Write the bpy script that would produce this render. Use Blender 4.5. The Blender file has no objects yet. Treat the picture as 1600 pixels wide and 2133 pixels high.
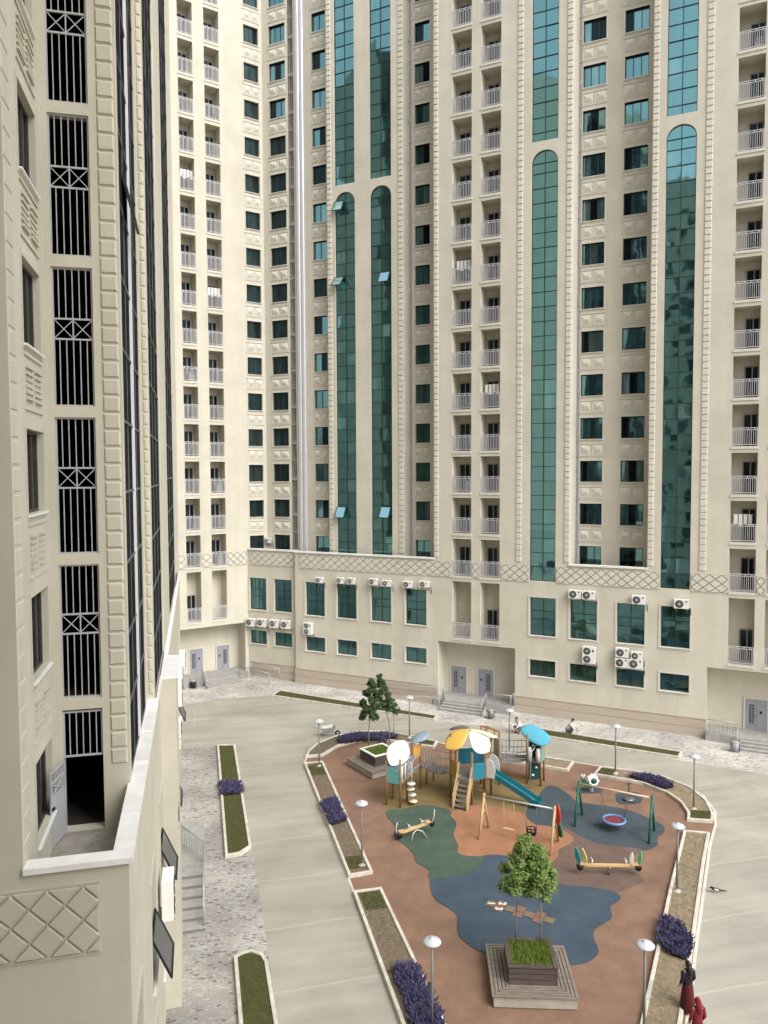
import bpy, bmesh, math, random
from mathutils import Vector, Matrix, Euler
random.seed(7)
S = bpy.context.scene
COL = S.collection
# ------------------------------------------------------------------ camera, sky, sun, exposure
FPX, PITCH, ROLL, CAMH = 1600.0, math.radians(2.95), 0.0045, 17.4
cF = Vector((0, math.cos(PITCH), -math.sin(PITCH)))
_u = Vector((0, math.sin(PITCH), math.cos(PITCH))); _r = Vector((1, 0, 0))
cR = _r * math.cos(ROLL) - _u * math.sin(ROLL)
cU = _u * math.cos(ROLL) + _r * math.sin(ROLL)
CAMP = Vector((0, 0, CAMH))
cam_d = bpy.data.cameras.new("camera"); cam = bpy.data.objects.new("camera", cam_d); COL.objects.link(cam)
cam_d.sensor_fit = 'HORIZONTAL'; cam_d.sensor_width = 36; cam_d.lens = 36 * FPX / 1600
cam_d.clip_start = 0.1; cam_d.clip_end = 800
cam.matrix_world = Matrix(((cR.x, cU.x, -cF.x, 0), (cR.y, cU.y, -cF.y, 0), (cR.z, cU.z, -cF.z, CAMH), (0, 0, 0, 1)))
S.camera = cam
SUN_EL, SUN_AZ = math.radians(46), math.radians(137)      # azimuth clockwise from +y (north)
W = bpy.data.worlds.new("World"); S.world = W; W.use_nodes = True
nt = W.node_tree; bg = nt.nodes["Background"]
sky = nt.nodes.new("ShaderNodeTexSky"); sky.sky_type = 'NISHITA'; sky.sun_disc = False
sky.sun_elevation = SUN_EL; sky.sun_rotation = SUN_AZ; sky.air_density = 1.6; sky.dust_density = 4.0; sky.ozone_density = 1.0
hs = nt.nodes.new("ShaderNodeHueSaturation"); hs.inputs["Saturation"].default_value = 0.22
nt.links.new(sky.outputs[0], hs.inputs["Color"]); nt.links.new(hs.outputs[0], bg.inputs[0])
bg.inputs[1].default_value = 0.15
sl = bpy.data.lights.new("sun", 'SUN'); sl.energy = 1.2; sl.angle = math.radians(46); sl.color = (1.0, 0.975, 0.935)
so = bpy.data.objects.new("sun", sl); COL.objects.link(so)
sd = Vector((math.sin(SUN_AZ) * math.cos(SUN_EL), math.cos(SUN_AZ) * math.cos(SUN_EL), math.sin(SUN_EL)))
so.rotation_euler = (-sd).to_track_quat('-Z', 'Y').to_euler(); so.location = (30, -20, 80)
S.view_settings.view_transform = 'Standard'; S.view_settings.look = 'None'
S.view_settings.exposure = 0.77; S.view_settings.gamma = 1
S.cycles.max_bounces = 6; S.cycles.use_denoising = True

# ------------------------------------------------------------------ layout tools (pixel of the photograph -> metres)
def ray(x, y): return cF + cR * ((x - 800) / FPX) - cU * ((y - 1066.5) / FPX)
def gp(x, y, z=0.0):
    d = ray(x, y); t = (z - CAMH) / d.z; p = CAMP + d * t; return Vector((p.x, p.y, z))
class Line:                                  # a vertical plane through o along d; inward is to the left of d
    def __init__(s, o, d): s.o = Vector(o); s.d = Vector(d).normalized(); s.i = Vector((-s.d.y, s.d.x))
    def hit(s, x, y, k=0.0):
        q = ray(x, y); o = s.o + s.i * k; t = (o.dot(s.i)) / (q.xy.dot(s.i)); p = CAMP + q * t
        return (p.xy - o).dot(s.d), p.z
    def u(s, x, k=0.0, y=1000): return s.hit(x, y, k)[0]
    def w(s, u, k, z): q = s.o + s.d * u + s.i * k; return Vector((q.x, q.y, z))
ML = Line((-7.238, 62.959), (0.901, -0.434))              # front plane of the big block
_a = math.radians(34); _c = ML.w(-4.18, 2.0, 0)
LL = Line((_c.x, _c.y), (math.cos(_a), math.sin(_a)))     # far left wing
_t = math.atan(-392 / 1600); DL = Vector((math.sin(_t), math.cos(_t))); DR = Vector((math.cos(_t), -math.sin(_t)))
NL = Line((-4.335, 12.642), DR)                           # near block: local x to the right, y away
ST = 3.04

# ------------------------------------------------------------------ materials
MATS = {}
def nd(t, k, **kw):
    n = t.nodes.new(k)
    for a, b in kw.items():
        if a in n.inputs: n.inputs[a].default_value = b
        else: setattr(n, a, b)
    return n
def mat(name, col, rough=0.7, var=0.0, scale=4.0, bump=0.0, bscale=60.0, spec=0.4, metal=0.0, col2=None, stretch=None, obj_rand=0.0):
    if name in MATS: return MATS[name]
    m = bpy.data.materials.new(name); m.use_nodes = True; t = m.node_tree; b = t.nodes["Principled BSDF"]
    b.inputs["Roughness"].default_value = rough; b.inputs["Metallic"].default_value = metal
    b.inputs["Specular IOR Level"].default_value = spec
    c4 = (*col, 1)
    b.inputs["Base Color"].default_value = c4
    L = t.links
    tc = nd(t, "ShaderNodeTexCoord"); src = tc.outputs["Object"]
    if stretch:
        mp = nd(t, "ShaderNodeMapping"); mp.inputs["Scale"].default_value = stretch; L.new(src, mp.inputs[0]); src = mp.outputs[0]
    if var or col2:
        n = nd(t, "ShaderNodeTexNoise", Scale=scale, Detail=6.0, Roughness=0.65); L.new(src, n.inputs["Vector"])
        r = nd(t, "ShaderNodeValToRGB"); L.new(n.outputs[0], r.inputs[0])
        r.color_ramp.elements[0].position = 0.3; r.color_ramp.elements[1].position = 0.7
        c2 = col2 or tuple(c * (1 - var) for c in col)
        r.color_ramp.elements[0].color = (*c2, 1); r.color_ramp.elements[1].color = (*(col if col2 else tuple(min(1, c * (1 + var * .5)) for c in col)), 1)
        out = r.outputs[0]
        if obj_rand:
            oi = nd(t, "ShaderNodeObjectInfo"); mr = nd(t, "ShaderNodeMapRange"); mr.inputs[3].default_value = 1 - obj_rand; mr.inputs[4].default_value = 1 + obj_rand
            L.new(oi.outputs["Random"], mr.inputs[0]); h = nd(t, "ShaderNodeHueSaturation"); L.new(mr.outputs[0], h.inputs["Value"]); L.new(out, h.inputs["Color"]); out = h.outputs[0]
        L.new(out, b.inputs["Base Color"])
    if bump:
        n2 = nd(t, "ShaderNodeTexNoise", Scale=bscale, Detail=3.0); L.new(src, n2.inputs["Vector"])
        bp = nd(t, "ShaderNodeBump", Strength=bump, Distance=0.02); L.new(n2.outputs[0], bp.inputs["Height"]); L.new(bp.outputs[0], b.inputs["Normal"])
    MATS[name] = m; return m
def plaster(name, col):
    # painted render: soft clouding, faint vertical rain streaks, fine grain
    m = bpy.data.materials.new(name); m.use_nodes = True; t = m.node_tree; b = t.nodes["Principled BSDF"]; L = t.links
    b.inputs["Roughness"].default_value = 0.85; b.inputs["Specular IOR Level"].default_value = 0.25
    tc = nd(t, "ShaderNodeTexCoord")
    n1 = nd(t, "ShaderNodeTexNoise", Scale=0.55, Detail=7.0, Roughness=0.6); L.new(tc.outputs["Object"], n1.inputs["Vector"])
    mp = nd(t, "ShaderNodeMapping"); mp.inputs["Scale"].default_value = (0.7, 0.7, 0.05); L.new(tc.outputs["Object"], mp.inputs[0])
    n2 = nd(t, "ShaderNodeTexNoise", Scale=1.6, Detail=5.0, Roughness=0.6); L.new(mp.outputs[0], n2.inputs["Vector"])
    n3 = nd(t, "ShaderNodeTexNoise", Scale=26.0, Detail=3.0); L.new(tc.outputs["Object"], n3.inputs["Vector"])
    a1 = nd(t, "ShaderNodeMapRange"); a1.inputs[1].default_value = 0.3; a1.inputs[2].default_value = 0.7; a1.inputs[3].default_value = 0.90; a1.inputs[4].default_value = 1.04; L.new(n1.outputs[0], a1.inputs[0])
    a2 = nd(t, "ShaderNodeMapRange"); a2.inputs[1].default_value = 0.35; a2.inputs[2].default_value = 0.6; a2.inputs[3].default_value = 0.94; a2.inputs[4].default_value = 1.0; L.new(n2.outputs[0], a2.inputs[0])
    a3 = nd(t, "ShaderNodeMapRange"); a3.inputs[3].default_value = 0.97; a3.inputs[4].default_value = 1.03; L.new(n3.outputs[0], a3.inputs[0])
    mu = nd(t, "ShaderNodeMath", operation='MULTIPLY'); L.new(a1.outputs[0], mu.inputs[0]); L.new(a2.outputs[0], mu.inputs[1])
    mv = nd(t, "ShaderNodeMath", operation='MULTIPLY'); L.new(mu.outputs[0], mv.inputs[0]); L.new(a3.outputs[0], mv.inputs[1])
    sn = nd(t, "ShaderNodeVectorMath", operation='SNAP'); sn.inputs[1].default_value = (3.7, 3.7, 3.04); L.new(tc.outputs["Object"], sn.inputs[0])
    wn = nd(t, "ShaderNodeTexWhiteNoise"); L.new(sn.outputs[0], wn.inputs["Vector"]); a4 = nd(t, "ShaderNodeMapRange"); a4.inputs[3].default_value = 0.972; a4.inputs[4].default_value = 1.02; L.new(wn.outputs["Value"], a4.inputs[0])
    mw = nd(t, "ShaderNodeMath", operation='MULTIPLY'); L.new(mv.outputs[0], mw.inputs[0]); L.new(a4.outputs[0], mw.inputs[1]); mv = mw
    h = nd(t, "ShaderNodeHueSaturation"); h.inputs["Color"].default_value = (*col, 1); L.new(mv.outputs[0], h.inputs["Value"]); L.new(h.outputs[0], b.inputs["Base Color"])
    bp = nd(t, "ShaderNodeBump", Strength=0.12, Distance=0.01); L.new(n3.outputs[0], bp.inputs["Height"]); L.new(bp.outputs[0], b.inputs["Normal"])
    MATS[name] = m; return m
PLASTER = plaster("plaster_cream", (0.615, 0.578, 0.485))
PLASTER2 = plaster("plaster_light", (0.65, 0.622, 0.545))
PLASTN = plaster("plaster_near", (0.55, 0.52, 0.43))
CAP = mat("cap_metal", (0.80, 0.79, 0.77), 0.45, var=0.12, scale=2.0)
STONE = mat("plinth_stone", (0.50, 0.435, 0.355), 0.7, col2=(0.42, 0.36, 0.29), scale=1.5, stretch=(0.5, 0.5, 6), bump=.2)
def glass(name, c_a, c_b, spec=0.55, rough=0.04):
    m = bpy.data.materials.new(name); m.use_nodes = True; t = m.node_tree; b = t.nodes["Principled BSDF"]; L = t.links
    oi = nd(t, "ShaderNodeObjectInfo"); tc = nd(t, "ShaderNodeTexCoord")
    n = nd(t, "ShaderNodeTexNoise", Scale=1.2, Detail=2.0); n.noise_dimensions = '4D'
    mm = nd(t, "ShaderNodeMath", operation='MULTIPLY'); mm.inputs[1].default_value = 40; L.new(oi.outputs["Random"], mm.inputs[0]); L.new(mm.outputs[0], n.inputs["W"])
    mp = nd(t, "ShaderNodeMapping"); mp.inputs["Scale"].default_value = (2.2, 1, 0.35); L.new(tc.outputs["Object"], mp.inputs[0]); L.new(mp.outputs[0], n.inputs["Vector"])
    r = nd(t, "ShaderNodeValToRGB"); r.color_ramp.elements[0].position = 0.42; r.color_ramp.elements[1].position = 0.62
    r.color_ramp.elements[0].color = (*c_a, 1); r.color_ramp.elements[1].color = (*c_b, 1); L.new(n.outputs[0], r.inputs[0])
    L.new(r.outputs[0], b.inputs["Base Color"])
    b.inputs["Roughness"].default_value = rough; b.inputs["IOR"].default_value = 1.6 if spec < .5 else 2.6; b.inputs["Specular IOR Level"].default_value = spec
    b.inputs["Specular Tint"].default_value = (0.45, 0.92, 1.0, 1)
    n4 = nd(t, "ShaderNodeTexNoise", Scale=0.9, Detail=1.0); L.new(tc.outputs["Object"], n4.inputs["Vector"])
    bp = nd(t, "ShaderNodeBump", Strength=0.25, Distance=0.03); L.new(n4.outputs[0], bp.inputs["Height"]); L.new(bp.outputs[0], b.inputs["Normal"])
    MATS[name] = m; return m
GLASS = glass("glass_teal", (0.007, 0.022, 0.023), (0.020, 0.056, 0.057), 0.9)
GLASSW = glass("glass_window", (0.007, 0.016, 0.018), (0.03, 0.085, 0.09), 0.8)
GLASSD = glass("glass_dark", (0.008, 0.009, 0.01), (0.035, 0.036, 0.038), 0.10, .12)
GLASSN = mat("glass_near", (.012, .013, .015), .35, col2=(.035, .037, .040), scale=.8, spec=0.0)
GROUT = mat("groove_brown", (.31, .265, .205), .95, var=.2)
GLASS_L = glass("glass_teal_blind", (0.03, 0.075, 0.078), (0.085, 0.15, 0.15), 0.9)
GLASS_K = glass("glass_teal_deep", (0.006, 0.014, 0.016), (0.012, 0.032, 0.034), 0.9)
GLASSW_L = glass("glass_window_curtain", (0.05, 0.075, 0.075), (0.14, 0.19, 0.19), 0.8)
GLASSW_K = glass("glass_window_open", (0.004, 0.005, 0.006), (0.010, 0.012, 0.013), 0.25)
GLASSWD = glass("glass_window_dim", (0.012, 0.019, 0.019), (0.03, 0.043, 0.042), 0.12)
GLASSP = glass("glass_podium", (0.004, 0.013, 0.014), (0.016, 0.046, 0.046), 0.55)
VAR = {"glass_teal": [GLASS, GLASS_L, GLASS_K], "glass_window": [GLASSW, GLASSW_L, GLASSW_K]}
FRAMED = mat("frame_dark", (0.02, 0.035, 0.035), 0.45)
FRAMEG = mat("frame_grey", (0.30, 0.31, 0.34), 0.5)
WHITE = mat("white_paint", (0.78, 0.77, 0.74), 0.5, var=0.05)
RAILW = mat("rail_white", (0.50, 0.50, 0.52), 0.45)
STEEL = mat("steel_grey", (0.20, 0.205, 0.215), 0.4, metal=0.5)
STEELL = mat("steel_light", (0.40, 0.40, 0.40), 0.4, metal=0.3)
DOORG = mat("door_grey", (0.30, 0.30, 0.34), 0.5, var=0.06)
BLACK = mat("black", (0.012, 0.012, 0.013), 0.6)
DARK = mat("interior_shade", (0.03, 0.028, 0.025), 0.9)  # near-black colour stands in for the lack of light in the stair hall
DUCT = mat("duct_metal", (0.62, 0.63, 0.66), 0.35, metal=0.35, var=0.06)
LEAD = mat("lead_roof", (0.35, 0.34, 0.32), 0.8, var=.2)
# ------------------------------------------------------------------ mesh builder
class MB:
    def __init__(s): s.v = []; s.f = []; s.m = []; s.sm = []
    def add(s, vs, fs, m=0, sm=False):
        n = len(s.v); s.v += [tuple(v) for v in vs]
        for f in fs: s.f.append([i + n for i in f]); s.m.append(m); s.sm.append(sm)
    def quad(s, a, b, c, d, m=0): s.add([a, b, c, d], [(0, 1, 2, 3)], m)
    def box(s, x0, x1, y0, y1, z0, z1, m=0, M=None):
        vs = [Vector((x, y, z)) for z in (z0, z1) for y in (y0, y1) for x in (x0, x1)]
        if M: vs = [M @ v for v in vs]
        s.add(vs, [(0, 2, 3, 1), (4, 5, 7, 6), (0, 1, 5, 4), (2, 6, 7, 3), (0, 4, 6, 2), (1, 3, 7, 5)], m)
    def bar(s, p, q, w, h=None, m=0, up=(0, 0, 1)):          # rectangular bar from p to q
        p = Vector(p); q = Vector(q); h = h or w; d = q - p; l = d.length
        if l < 1e-6: return
        d.normalize(); x = d.cross(Vector(up))
        if x.length < 1e-4: x = d.cross(Vector((1, 0, 0)))
        x.normalize(); y = x.cross(d)
        vs = [o + x * (i * w / 2) + y * (j * h / 2) for o in (p, q) for i, j in ((-1, -1), (1, -1), (1, 1), (-1, 1))]
        s.add(vs, [(0, 1, 2, 3), (7, 6, 5, 4), (0, 4, 5, 1), (1, 5, 6, 2), (2, 6, 7, 3), (3, 7, 4, 0)], m)
    def tube(s, pts, rs, n=8, m=0, cap=True):
        pts = [Vector(p) for p in pts]
        if not hasattr(rs, '__len__'): rs = [rs] * len(pts)
        vs = []; fs = []; d0 = (pts[1] - pts[0]).normalized()
        x = d0.cross(Vector((0, 0, 1)) if abs(d0.z) < .9 else Vector((1, 0, 0))).normalized()
        for i, p in enumerate(pts):
            d = (pts[min(i + 1, len(pts) - 1)] - pts[max(i - 1, 0)]).normalized()
            x = (x - d * x.dot(d)).normalized(); y = d.cross(x)
            for k in range(n):
                a = 2 * math.pi * k / n; vs.append(p + (x * math.cos(a) + y * math.sin(a)) * rs[i])
        for i in range(len(pts) - 1):
            for k in range(n):
                k2 = (k + 1) % n; fs.append((i * n + k, i * n + k2, (i + 1) * n + k2, (i + 1) * n + k))
        if cap: fs.append(tuple(range(n - 1, -1, -1))); fs.append(tuple((len(pts) - 1) * n + k for k in range(n)))
        s.add(vs, fs, m, True)
    def lathe(s, c, prof, n=20, m=0, M=None):
        c = Vector(c); vs = []
        for r, z in prof:
            for k in range(n):
                a = 2 * math.pi * k / n; v = Vector((r * math.cos(a), r * math.sin(a), z))
                vs.append(c + (M @ v if M else v))
        fs = [(i * n + k, i * n + (k + 1) % n, (i + 1) * n + (k + 1) % n, (i + 1) * n + k) for i in range(len(prof) - 1) for k in range(n)]
        fs.append(tuple(range(n - 1, -1, -1))); fs.append(tuple((len(prof) - 1) * n + k for k in range(n)))
        s.add(vs, fs, m, True)
    def prism(s, pts, z0, z1, m=0, M=None):                   # pts counter-clockwise
        n = len(pts); vs = [Vector((p[0], p[1], z0)) for p in pts] + [Vector((p[0], p[1], z1)) for p in pts]
        if M: vs = [M @ v for v in vs]
        s.add(vs, [tuple(range(n - 1, -1, -1)), tuple(range(n, 2 * n))] + [(i, (i + 1) % n, n + (i + 1) % n, n + i) for i in range(n)], m)
    def mesh(s, name, mats, bevel=0):
        me = bpy.data.meshes.new(name); me.from_pydata(s.v, [], s.f); me.update()
        for m in (mats if isinstance(mats, (list, tuple)) else [mats]): me.materials.append(m)
        me.polygons.foreach_set("material_index", s.m); me.polygons.foreach_set("use_smooth", s.sm)
        return me
    def build(s, name, mats, parent=None, loc=(0, 0, 0), rz=0.0, bevel=0):
        return put(name, s.mesh(name, mats), parent, loc, rz, bevel)
def put(name, me, parent=None, loc=(0, 0, 0), rz=0.0, bevel=0):
    o = bpy.data.objects.new(name, me); COL.objects.link(o); o.location = loc; o.rotation_euler = (0, 0, rz)
    if parent: o.parent = parent
    if bevel:
        b = o.modifiers.new("bevel", 'BEVEL'); b.width = bevel; b.segments = 2; b.limit_method = 'ANGLE'
    return o
def empty(name, loc=(0, 0, 0), rz=0.0):
    o = bpy.data.objects.new(name, None); COL.objects.link(o); o.location = loc; o.rotation_euler = (0, 0, rz); o.empty_display_size = .2; return o
def tag(o, label, cat, group=None):
    o["label"] = label; o["category"] = cat
    if group: o["group"] = group
    return o
def structure(o): o["kind"] = "structure"; return o
CACHE = {}
def cached(key, fn):
    if key not in CACHE: CACHE[key] = fn()
    return CACHE[key]
# ------------------------------------------------------------------ facade pieces (local: x along wall, y inward, z up)
class Face:
    def __init__(s, root, o, d): s.root = root; s.o = Vector(o); s.d = Vector(d).normalized(); s.i = Vector((-s.d.y, s.d.x)); s.rz = math.atan2(s.d.y, s.d.x)
    def P(s, u, k, z): q = s.o + s.d * u + s.i * k; return Vector((q.x, q.y, z))
    def put(s, name, me, u, k, z, parent=None, bevel=0):
        if parent: o = put(name, me, parent, (u, k, z), 0, bevel)
        else: o = put(name, me, s.root, s.P(u, k, z), s.rz, bevel)
        return o
    def wall(s, mb, u0, u1, z0, z1, holes, k=0.0, m=0):
        # holes: (ua, ub, za, zb, depth or None, back?)
        us = sorted({u0, u1} | {x for h in holes for x in h[:2] if u0 < x < u1}); zs = sorted({z0, z1} | {x for h in holes for x in h[2:4] if z0 < x < z1})
        for a, b in zip(us, us[1:]):
            run = None
            for c, d in zip(zs, zs[1:]):
                cu, cz = (a + b) / 2, (c + d) / 2
                inh = any(h[0] < cu < h[1] and h[2] < cz < h[3] for h in holes)
                if not inh and run is None: run = c
                if inh and run is not None: mb.quad(s.P(a, k, run), s.P(b, k, run), s.P(b, k, c), s.P(a, k, c), m); run = None
            if run is not None: mb.quad(s.P(a, k, run), s.P(b, k, run), s.P(b, k, z1), s.P(a, k, z1), m)
        for h in holes:
            if h[4] is None: continue
            a, b, c, d, dp, back = h; e = k + dp
            mb.quad(s.P(a, k, c), s.P(a, k, d), s.P(a, e, d), s.P(a, e, c), m); mb.quad(s.P(b, k, d), s.P(b, k, c), s.P(b, e, c), s.P(b, e, d), m)
            mb.quad(s.P(a, k, d), s.P(b, k, d), s.P(b, e, d), s.P(a, e, d), m); mb.quad(s.P(b, k, c), s.P(a, k, c), s.P(a, e, c), s.P(b, e, c), m)
            if back: mb.quad(s.P(a, e, c), s.P(b, e, c), s.P(b, e, d), s.P(a, e, d), m)
def frame_mesh(w, h, nv, nh=0, fr=.06, material=FRAMED, zs=None):
    def f():
        b = MB(); b.box(0, fr, 0, .07, 0, h); b.box(w - fr, w, 0, .07, 0, h); b.box(fr, w - fr, 0, .07, 0, fr); b.box(fr, w - fr, 0, .07, h - fr, h)
        for i in range(1, nv): x = w * i / nv; b.box(x - fr * .4, x + fr * .4, .004, .066, fr, h - fr)
        for z in (zs or [h * j / (nh + 1) for j in range(1, nh + 1)]): b.box(fr, w - fr, .008, .06, z - .025, z + .025)
        return b.mesh("window_frame", material)
    return cached(("fr", round(w, 3), round(h, 3), nv, nh, material.name, tuple(zs or ())), f)
def pane_mesh(w, h, nv, mt, nh=0, seed=0, zs=None):
    def f():
        r = random.Random(seed * 13 + nv); b = MB(); zz = [0.03] + (list(zs) if zs else [h * j / (nh + 1) for j in range(1, nh + 1)]) + [h - .03]
        for i in range(nv):
            x0 = w * i / nv + .02; x1 = w * (i + 1) / nv - .02
            for c, d in zip(zz, zz[1:]):
                t = [r.uniform(-.006, .006) for _ in range(3)]
                b.quad((x0, .04 + t[0], c), (x1, .04 + t[1], c), (x1, .04 + t[1] + t[2], d), (x0, .04 + t[0] + t[2], d), r.choices((0, 1, 2), (5, 1.6, 1.8))[0] if mt.name in VAR else 0)
        return b.mesh("glass_panes", VAR.get(mt.name, mt))
    return cached(("pn", round(w, 3), round(h, 3), nv, nh, mt.name, seed, tuple(zs or ())), f)
def surround_mesh(w, h, t, pr, material, keep_bottom=True):
    def f():
        b = MB(); b.box(-t, -.002, -pr, .004, -t, h + t); b.box(w + .002, w + t, -pr, .004, -t, h + t); b.box(-.002, w + .002, -pr, .004, h + .002, h + t)
        b.box(-.002, w + .002, -pr, .004, -t, -.002)
        return b.mesh("surround", material)
    return cached(("su", round(w, 3), round(h, 3), t, pr, material.name), f)
def sill_mesh(w, t):
    return cached(("sill", round(w, 3), t), lambda: (lambda b: (b.box(-t, w + t, -.10, .16, -.035, -.004), b.mesh("sill", WHITE))[1])(MB()))
WN = [0]
def window(F, u0, u1, z0, z1, k, dp=.16, nv=3, nh=0, trim=.10, pr=.03, mt=GLASSW, fr=FRAMED, sill=True, zs=None, tm=PLASTER2):
    WN[0] += 1; w, h = u1 - u0, z1 - z0
    o = F.put("window", frame_mesh(w, h, nv, nh, material=fr, zs=zs), u0, k + dp, z0)
    put("pane", pane_mesh(w, h, nv, mt, nh, WN[0] * 7 % 23, zs), o)
    if trim: put("surround", surround_mesh(w, h, trim, pr, tm), o, (0, -dp, 0))
    if sill: put("sill", sill_mesh(w, .03), o, (0, -dp, 0))
    return o
def relief_mesh(w, h, n=2):
    def f():
        b = MB(); g = .10; cw = (w - g * (n - 1)) / n
        b.box(-.08, w + .08, -.05, .002, h + .03, h + .12); b.box(-.08, w + .08, -.04, .002, -.12, -.05)
        for i in range(n):
            x0 = i * (cw + g); x1 = x0 + cw
            A = [(x0, -.03, 0), (x1, -.03, 0), (x1, -.03, h), (x0, -.03, h)]
            B = [(x0, .002, 0), (x1, .002, 0), (x1, .002, h), (x0, .002, h)]
            b.add(A + B, [(4, 5, 1, 0), (5, 6, 2, 1), (6, 7, 3, 2), (7, 4, 0, 3)])
            ins = .06; I = [(x0 + ins, -.015, ins), (x1 - ins, -.015, ins), (x1 - ins, -.015, h - ins), (x0 + ins, -.015, h - ins)]
            b.add(A + I, [(0, 1, 5, 4), (1, 2, 6, 5), (2, 3, 7, 6), (3, 0, 4, 7)])
            cx, cz = x0 + cw * .56, h * .52; q = cw * .16; t = h * .06
            T = [(cx - q, -.11, cz - t), (cx + q, -.11, cz - t), (cx + q, -.11, cz + t), (cx - q, -.11, cz + t)]
            b.add(I + T, [(0, 1, 5, 4), (1, 2, 6, 5), (2, 3, 7, 6), (3, 0, 4, 7), (4, 5, 6, 7)])
        return b.mesh("relief_panel", PLASTER2)
    return cached(("rel", round(w, 2), round(h, 2), n), f)
def quoin_mesh(w, z0, z1, pitch=.42, gap=.05, pr=.06, material=PLASTER2):
    b = MB(); z = z0; c = .025
    while z + pitch - gap <= z1:
        h = pitch - gap; A = [(0, 0.002, z), (w, 0.002, z), (w, .002, z + h), (0, .002, z + h)]; B = [(c, -pr, z + c), (w - c, -pr, z + c), (w - c, -pr, z + h - c), (c, -pr, z + h - c)]
        b.add(A + B, [(0, 1, 5, 4), (1, 2, 6, 5), (2, 3, 7, 6), (3, 0, 4, 7), (4, 5, 6, 7)]); z += pitch
    return b.mesh("quoin_strip", material)
def diamond_mesh(w, h, d, pr=.05, gap=.034, material=PLASTER2, grout=None):
    # raised lozenge tiles, clipped to the band
    b = MB(); rows = 2; hh = h / rows; n = max(1, round(w / d)); d = w / n
    def clip(poly):
        def cut(P, ax, lim, sgn):
            out = []
            for i in range(len(P)):
                a, c = P[i], P[(i + 1) % len(P)]; ia = sgn * (a[ax] - lim) <= 1e-9; ic = sgn * (c[ax] - lim) <= 1e-9
                if ia: out.append(a)
                if ia != ic: t = (lim - a[ax]) / (c[ax] - a[ax]); out.append((a[0] + (c[0] - a[0]) * t, a[1] + (c[1] - a[1]) * t))
            return out
        for ax, lim, sg in ((0, .02, -1), (0, w - .02, 1), (1, .02, -1), (1, h - .02, 1)):
            if poly: poly = cut(poly, ax, lim, sg)
        return poly
    for r in range(-1, 2 * rows + 1):
        for i in range(-1, n + 1):
            cx = i * d + (d / 2 if r % 2 == 0 else d); cz = hh * (r + 1) / 2
            a, c = d / 2 - gap, hh / 2 - gap
            P = clip([(cx - a, cz), (cx, cz - c), (cx + a, cz), (cx, cz + c)])
            if len(P) < 3: continue
            m = len(P); gx = sum(p[0] for p in P) / m; gz = sum(p[1] for p in P) / m
            A = [(p[0], .002, p[1]) for p in P]; B = [(gx + (p[0] - gx) * .93, -pr, gz + (p[1] - gz) * .93) for p in P]
            b.add(A + B, [(j, (j + 1) % m, m + (j + 1) % m, m + j) for j in range(m)] + [tuple(range(m, 2 * m))])
    b.quad((0, -.006, -.004), (w, -.006, -.004), (w, -.006, h + .004), (0, -.006, h + .004), 1); b.box(0, w, -.02, .002, h + .004, h + .045); b.box(0, w, -.02, .002, -.045, -.004)
    return b.mesh("diamond_band", [material, grout or GROUT])
def railing_mesh(w, h=1.15, n=12, plank=0.0):
    def f():
        b = MB(); r = .018
        for z in (h, h - .12, .10): b.box(0, w, -.02, .02, z - .02, z + .02)
        for x in (.02, w - .02): b.box(x - .025, x + .025, -.026, .026, 0, h + .02)
        for i in range(1, n): x = w * i / n; b.box(x - r * .8, x + r * .8, -.012, .012, .12, h - .14)
        for i in range(n // 3): x = w * (i * 3 + 1.5) / n; b.lathe((x, 0, h - .06), [(.045, -.01), (.045, .01)], 10, M=Matrix.Rotation(math.pi / 2, 4, 'X'))
        if plank: b.box(.03, w - .03, .03, .04, .12, plank)
        return b.mesh("railing", RAILW)
    return cached(("rail", round(w, 2), h, n, plank), f)
def baldoor_mesh(w, h):
    def f():
        b = MB(); fr = .07
        b.box(0, fr, -.03, .04, 0, h); b.box(w - fr, w, -.03, .04, 0, h); b.box(fr, w - fr, -.03, .04, h - fr, h); b.box(w * .52, w * .52 + fr, -.028, .04, 0, h - fr); b.box(fr, w - fr, -.028, .04, 0, .1)
        b.box(fr, w - fr, 0, .01, .1, h - fr, 1)
        return b.mesh("balcony_door", [FRAMEG, GLASSD])
    return cached(("bd", w, h), f)
BN = [0]; LEAFP = mat("pot_leaf", (.05, .08, .03), .8)
def loggia(F, u0, u1, z, k, dp, door_u, slab=True, door=True, rail=True, dw=.85):
    w = u1 - u0
    lip = cached(("lip", round(w, 2)), lambda: (lambda b: (b.box(.003, w - .003, -.05, .12, .004, .07), b.box(-.04, w + .04, -.05, -.003, -.10, .003), b.mesh("balcony", PLASTER2))[2])(MB()))
    o = F.put("balcony", lip, u0, k, z)
    if rail: put("railing", railing_mesh(w - .03), o, (.015, .03, .07))
    BN[0] += 1
    if rail and door and BN[0] % 5 == 2:
        c = BN[0] // 5 % 3; st = MB()
        if c == 0: st.box(w - .62, w - .12, .35, .8, .0, .55); st.box(w - .55, w - .2, .4, .75, .552, .82)
        elif c == 1:
            st.tube([(.1, .45, 1.75), (w - .1, .45, 1.75)], .012, 5)
            for i in range(4): st.box(.2 + i * .28, .42 + i * .28, .44, .46, 1.15 - .12 * (i % 2), 1.74)
        else: st.lathe((w - .35, .4, 0), [(.14, 0), (.18, .3), (.16, .3)], 10); [st.tube([(w - .35, .4, .3), (w - .35 + .2 * math.cos(k), .4 + .2 * math.sin(k), .9 + .1 * (k % 2))], [.03, .01], 5) for k in range(6)]
        st.build("stored_goods" if c == 0 else "laundry" if c == 1 else "pot_plant", [FRAMEG, WHITE, LEAFP][c], o, (0, 0, .075))
    if door: put("door", baldoor_mesh(dw, 2.15), o, (door_u - u0, dp - .045, .02))
    return o
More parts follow.
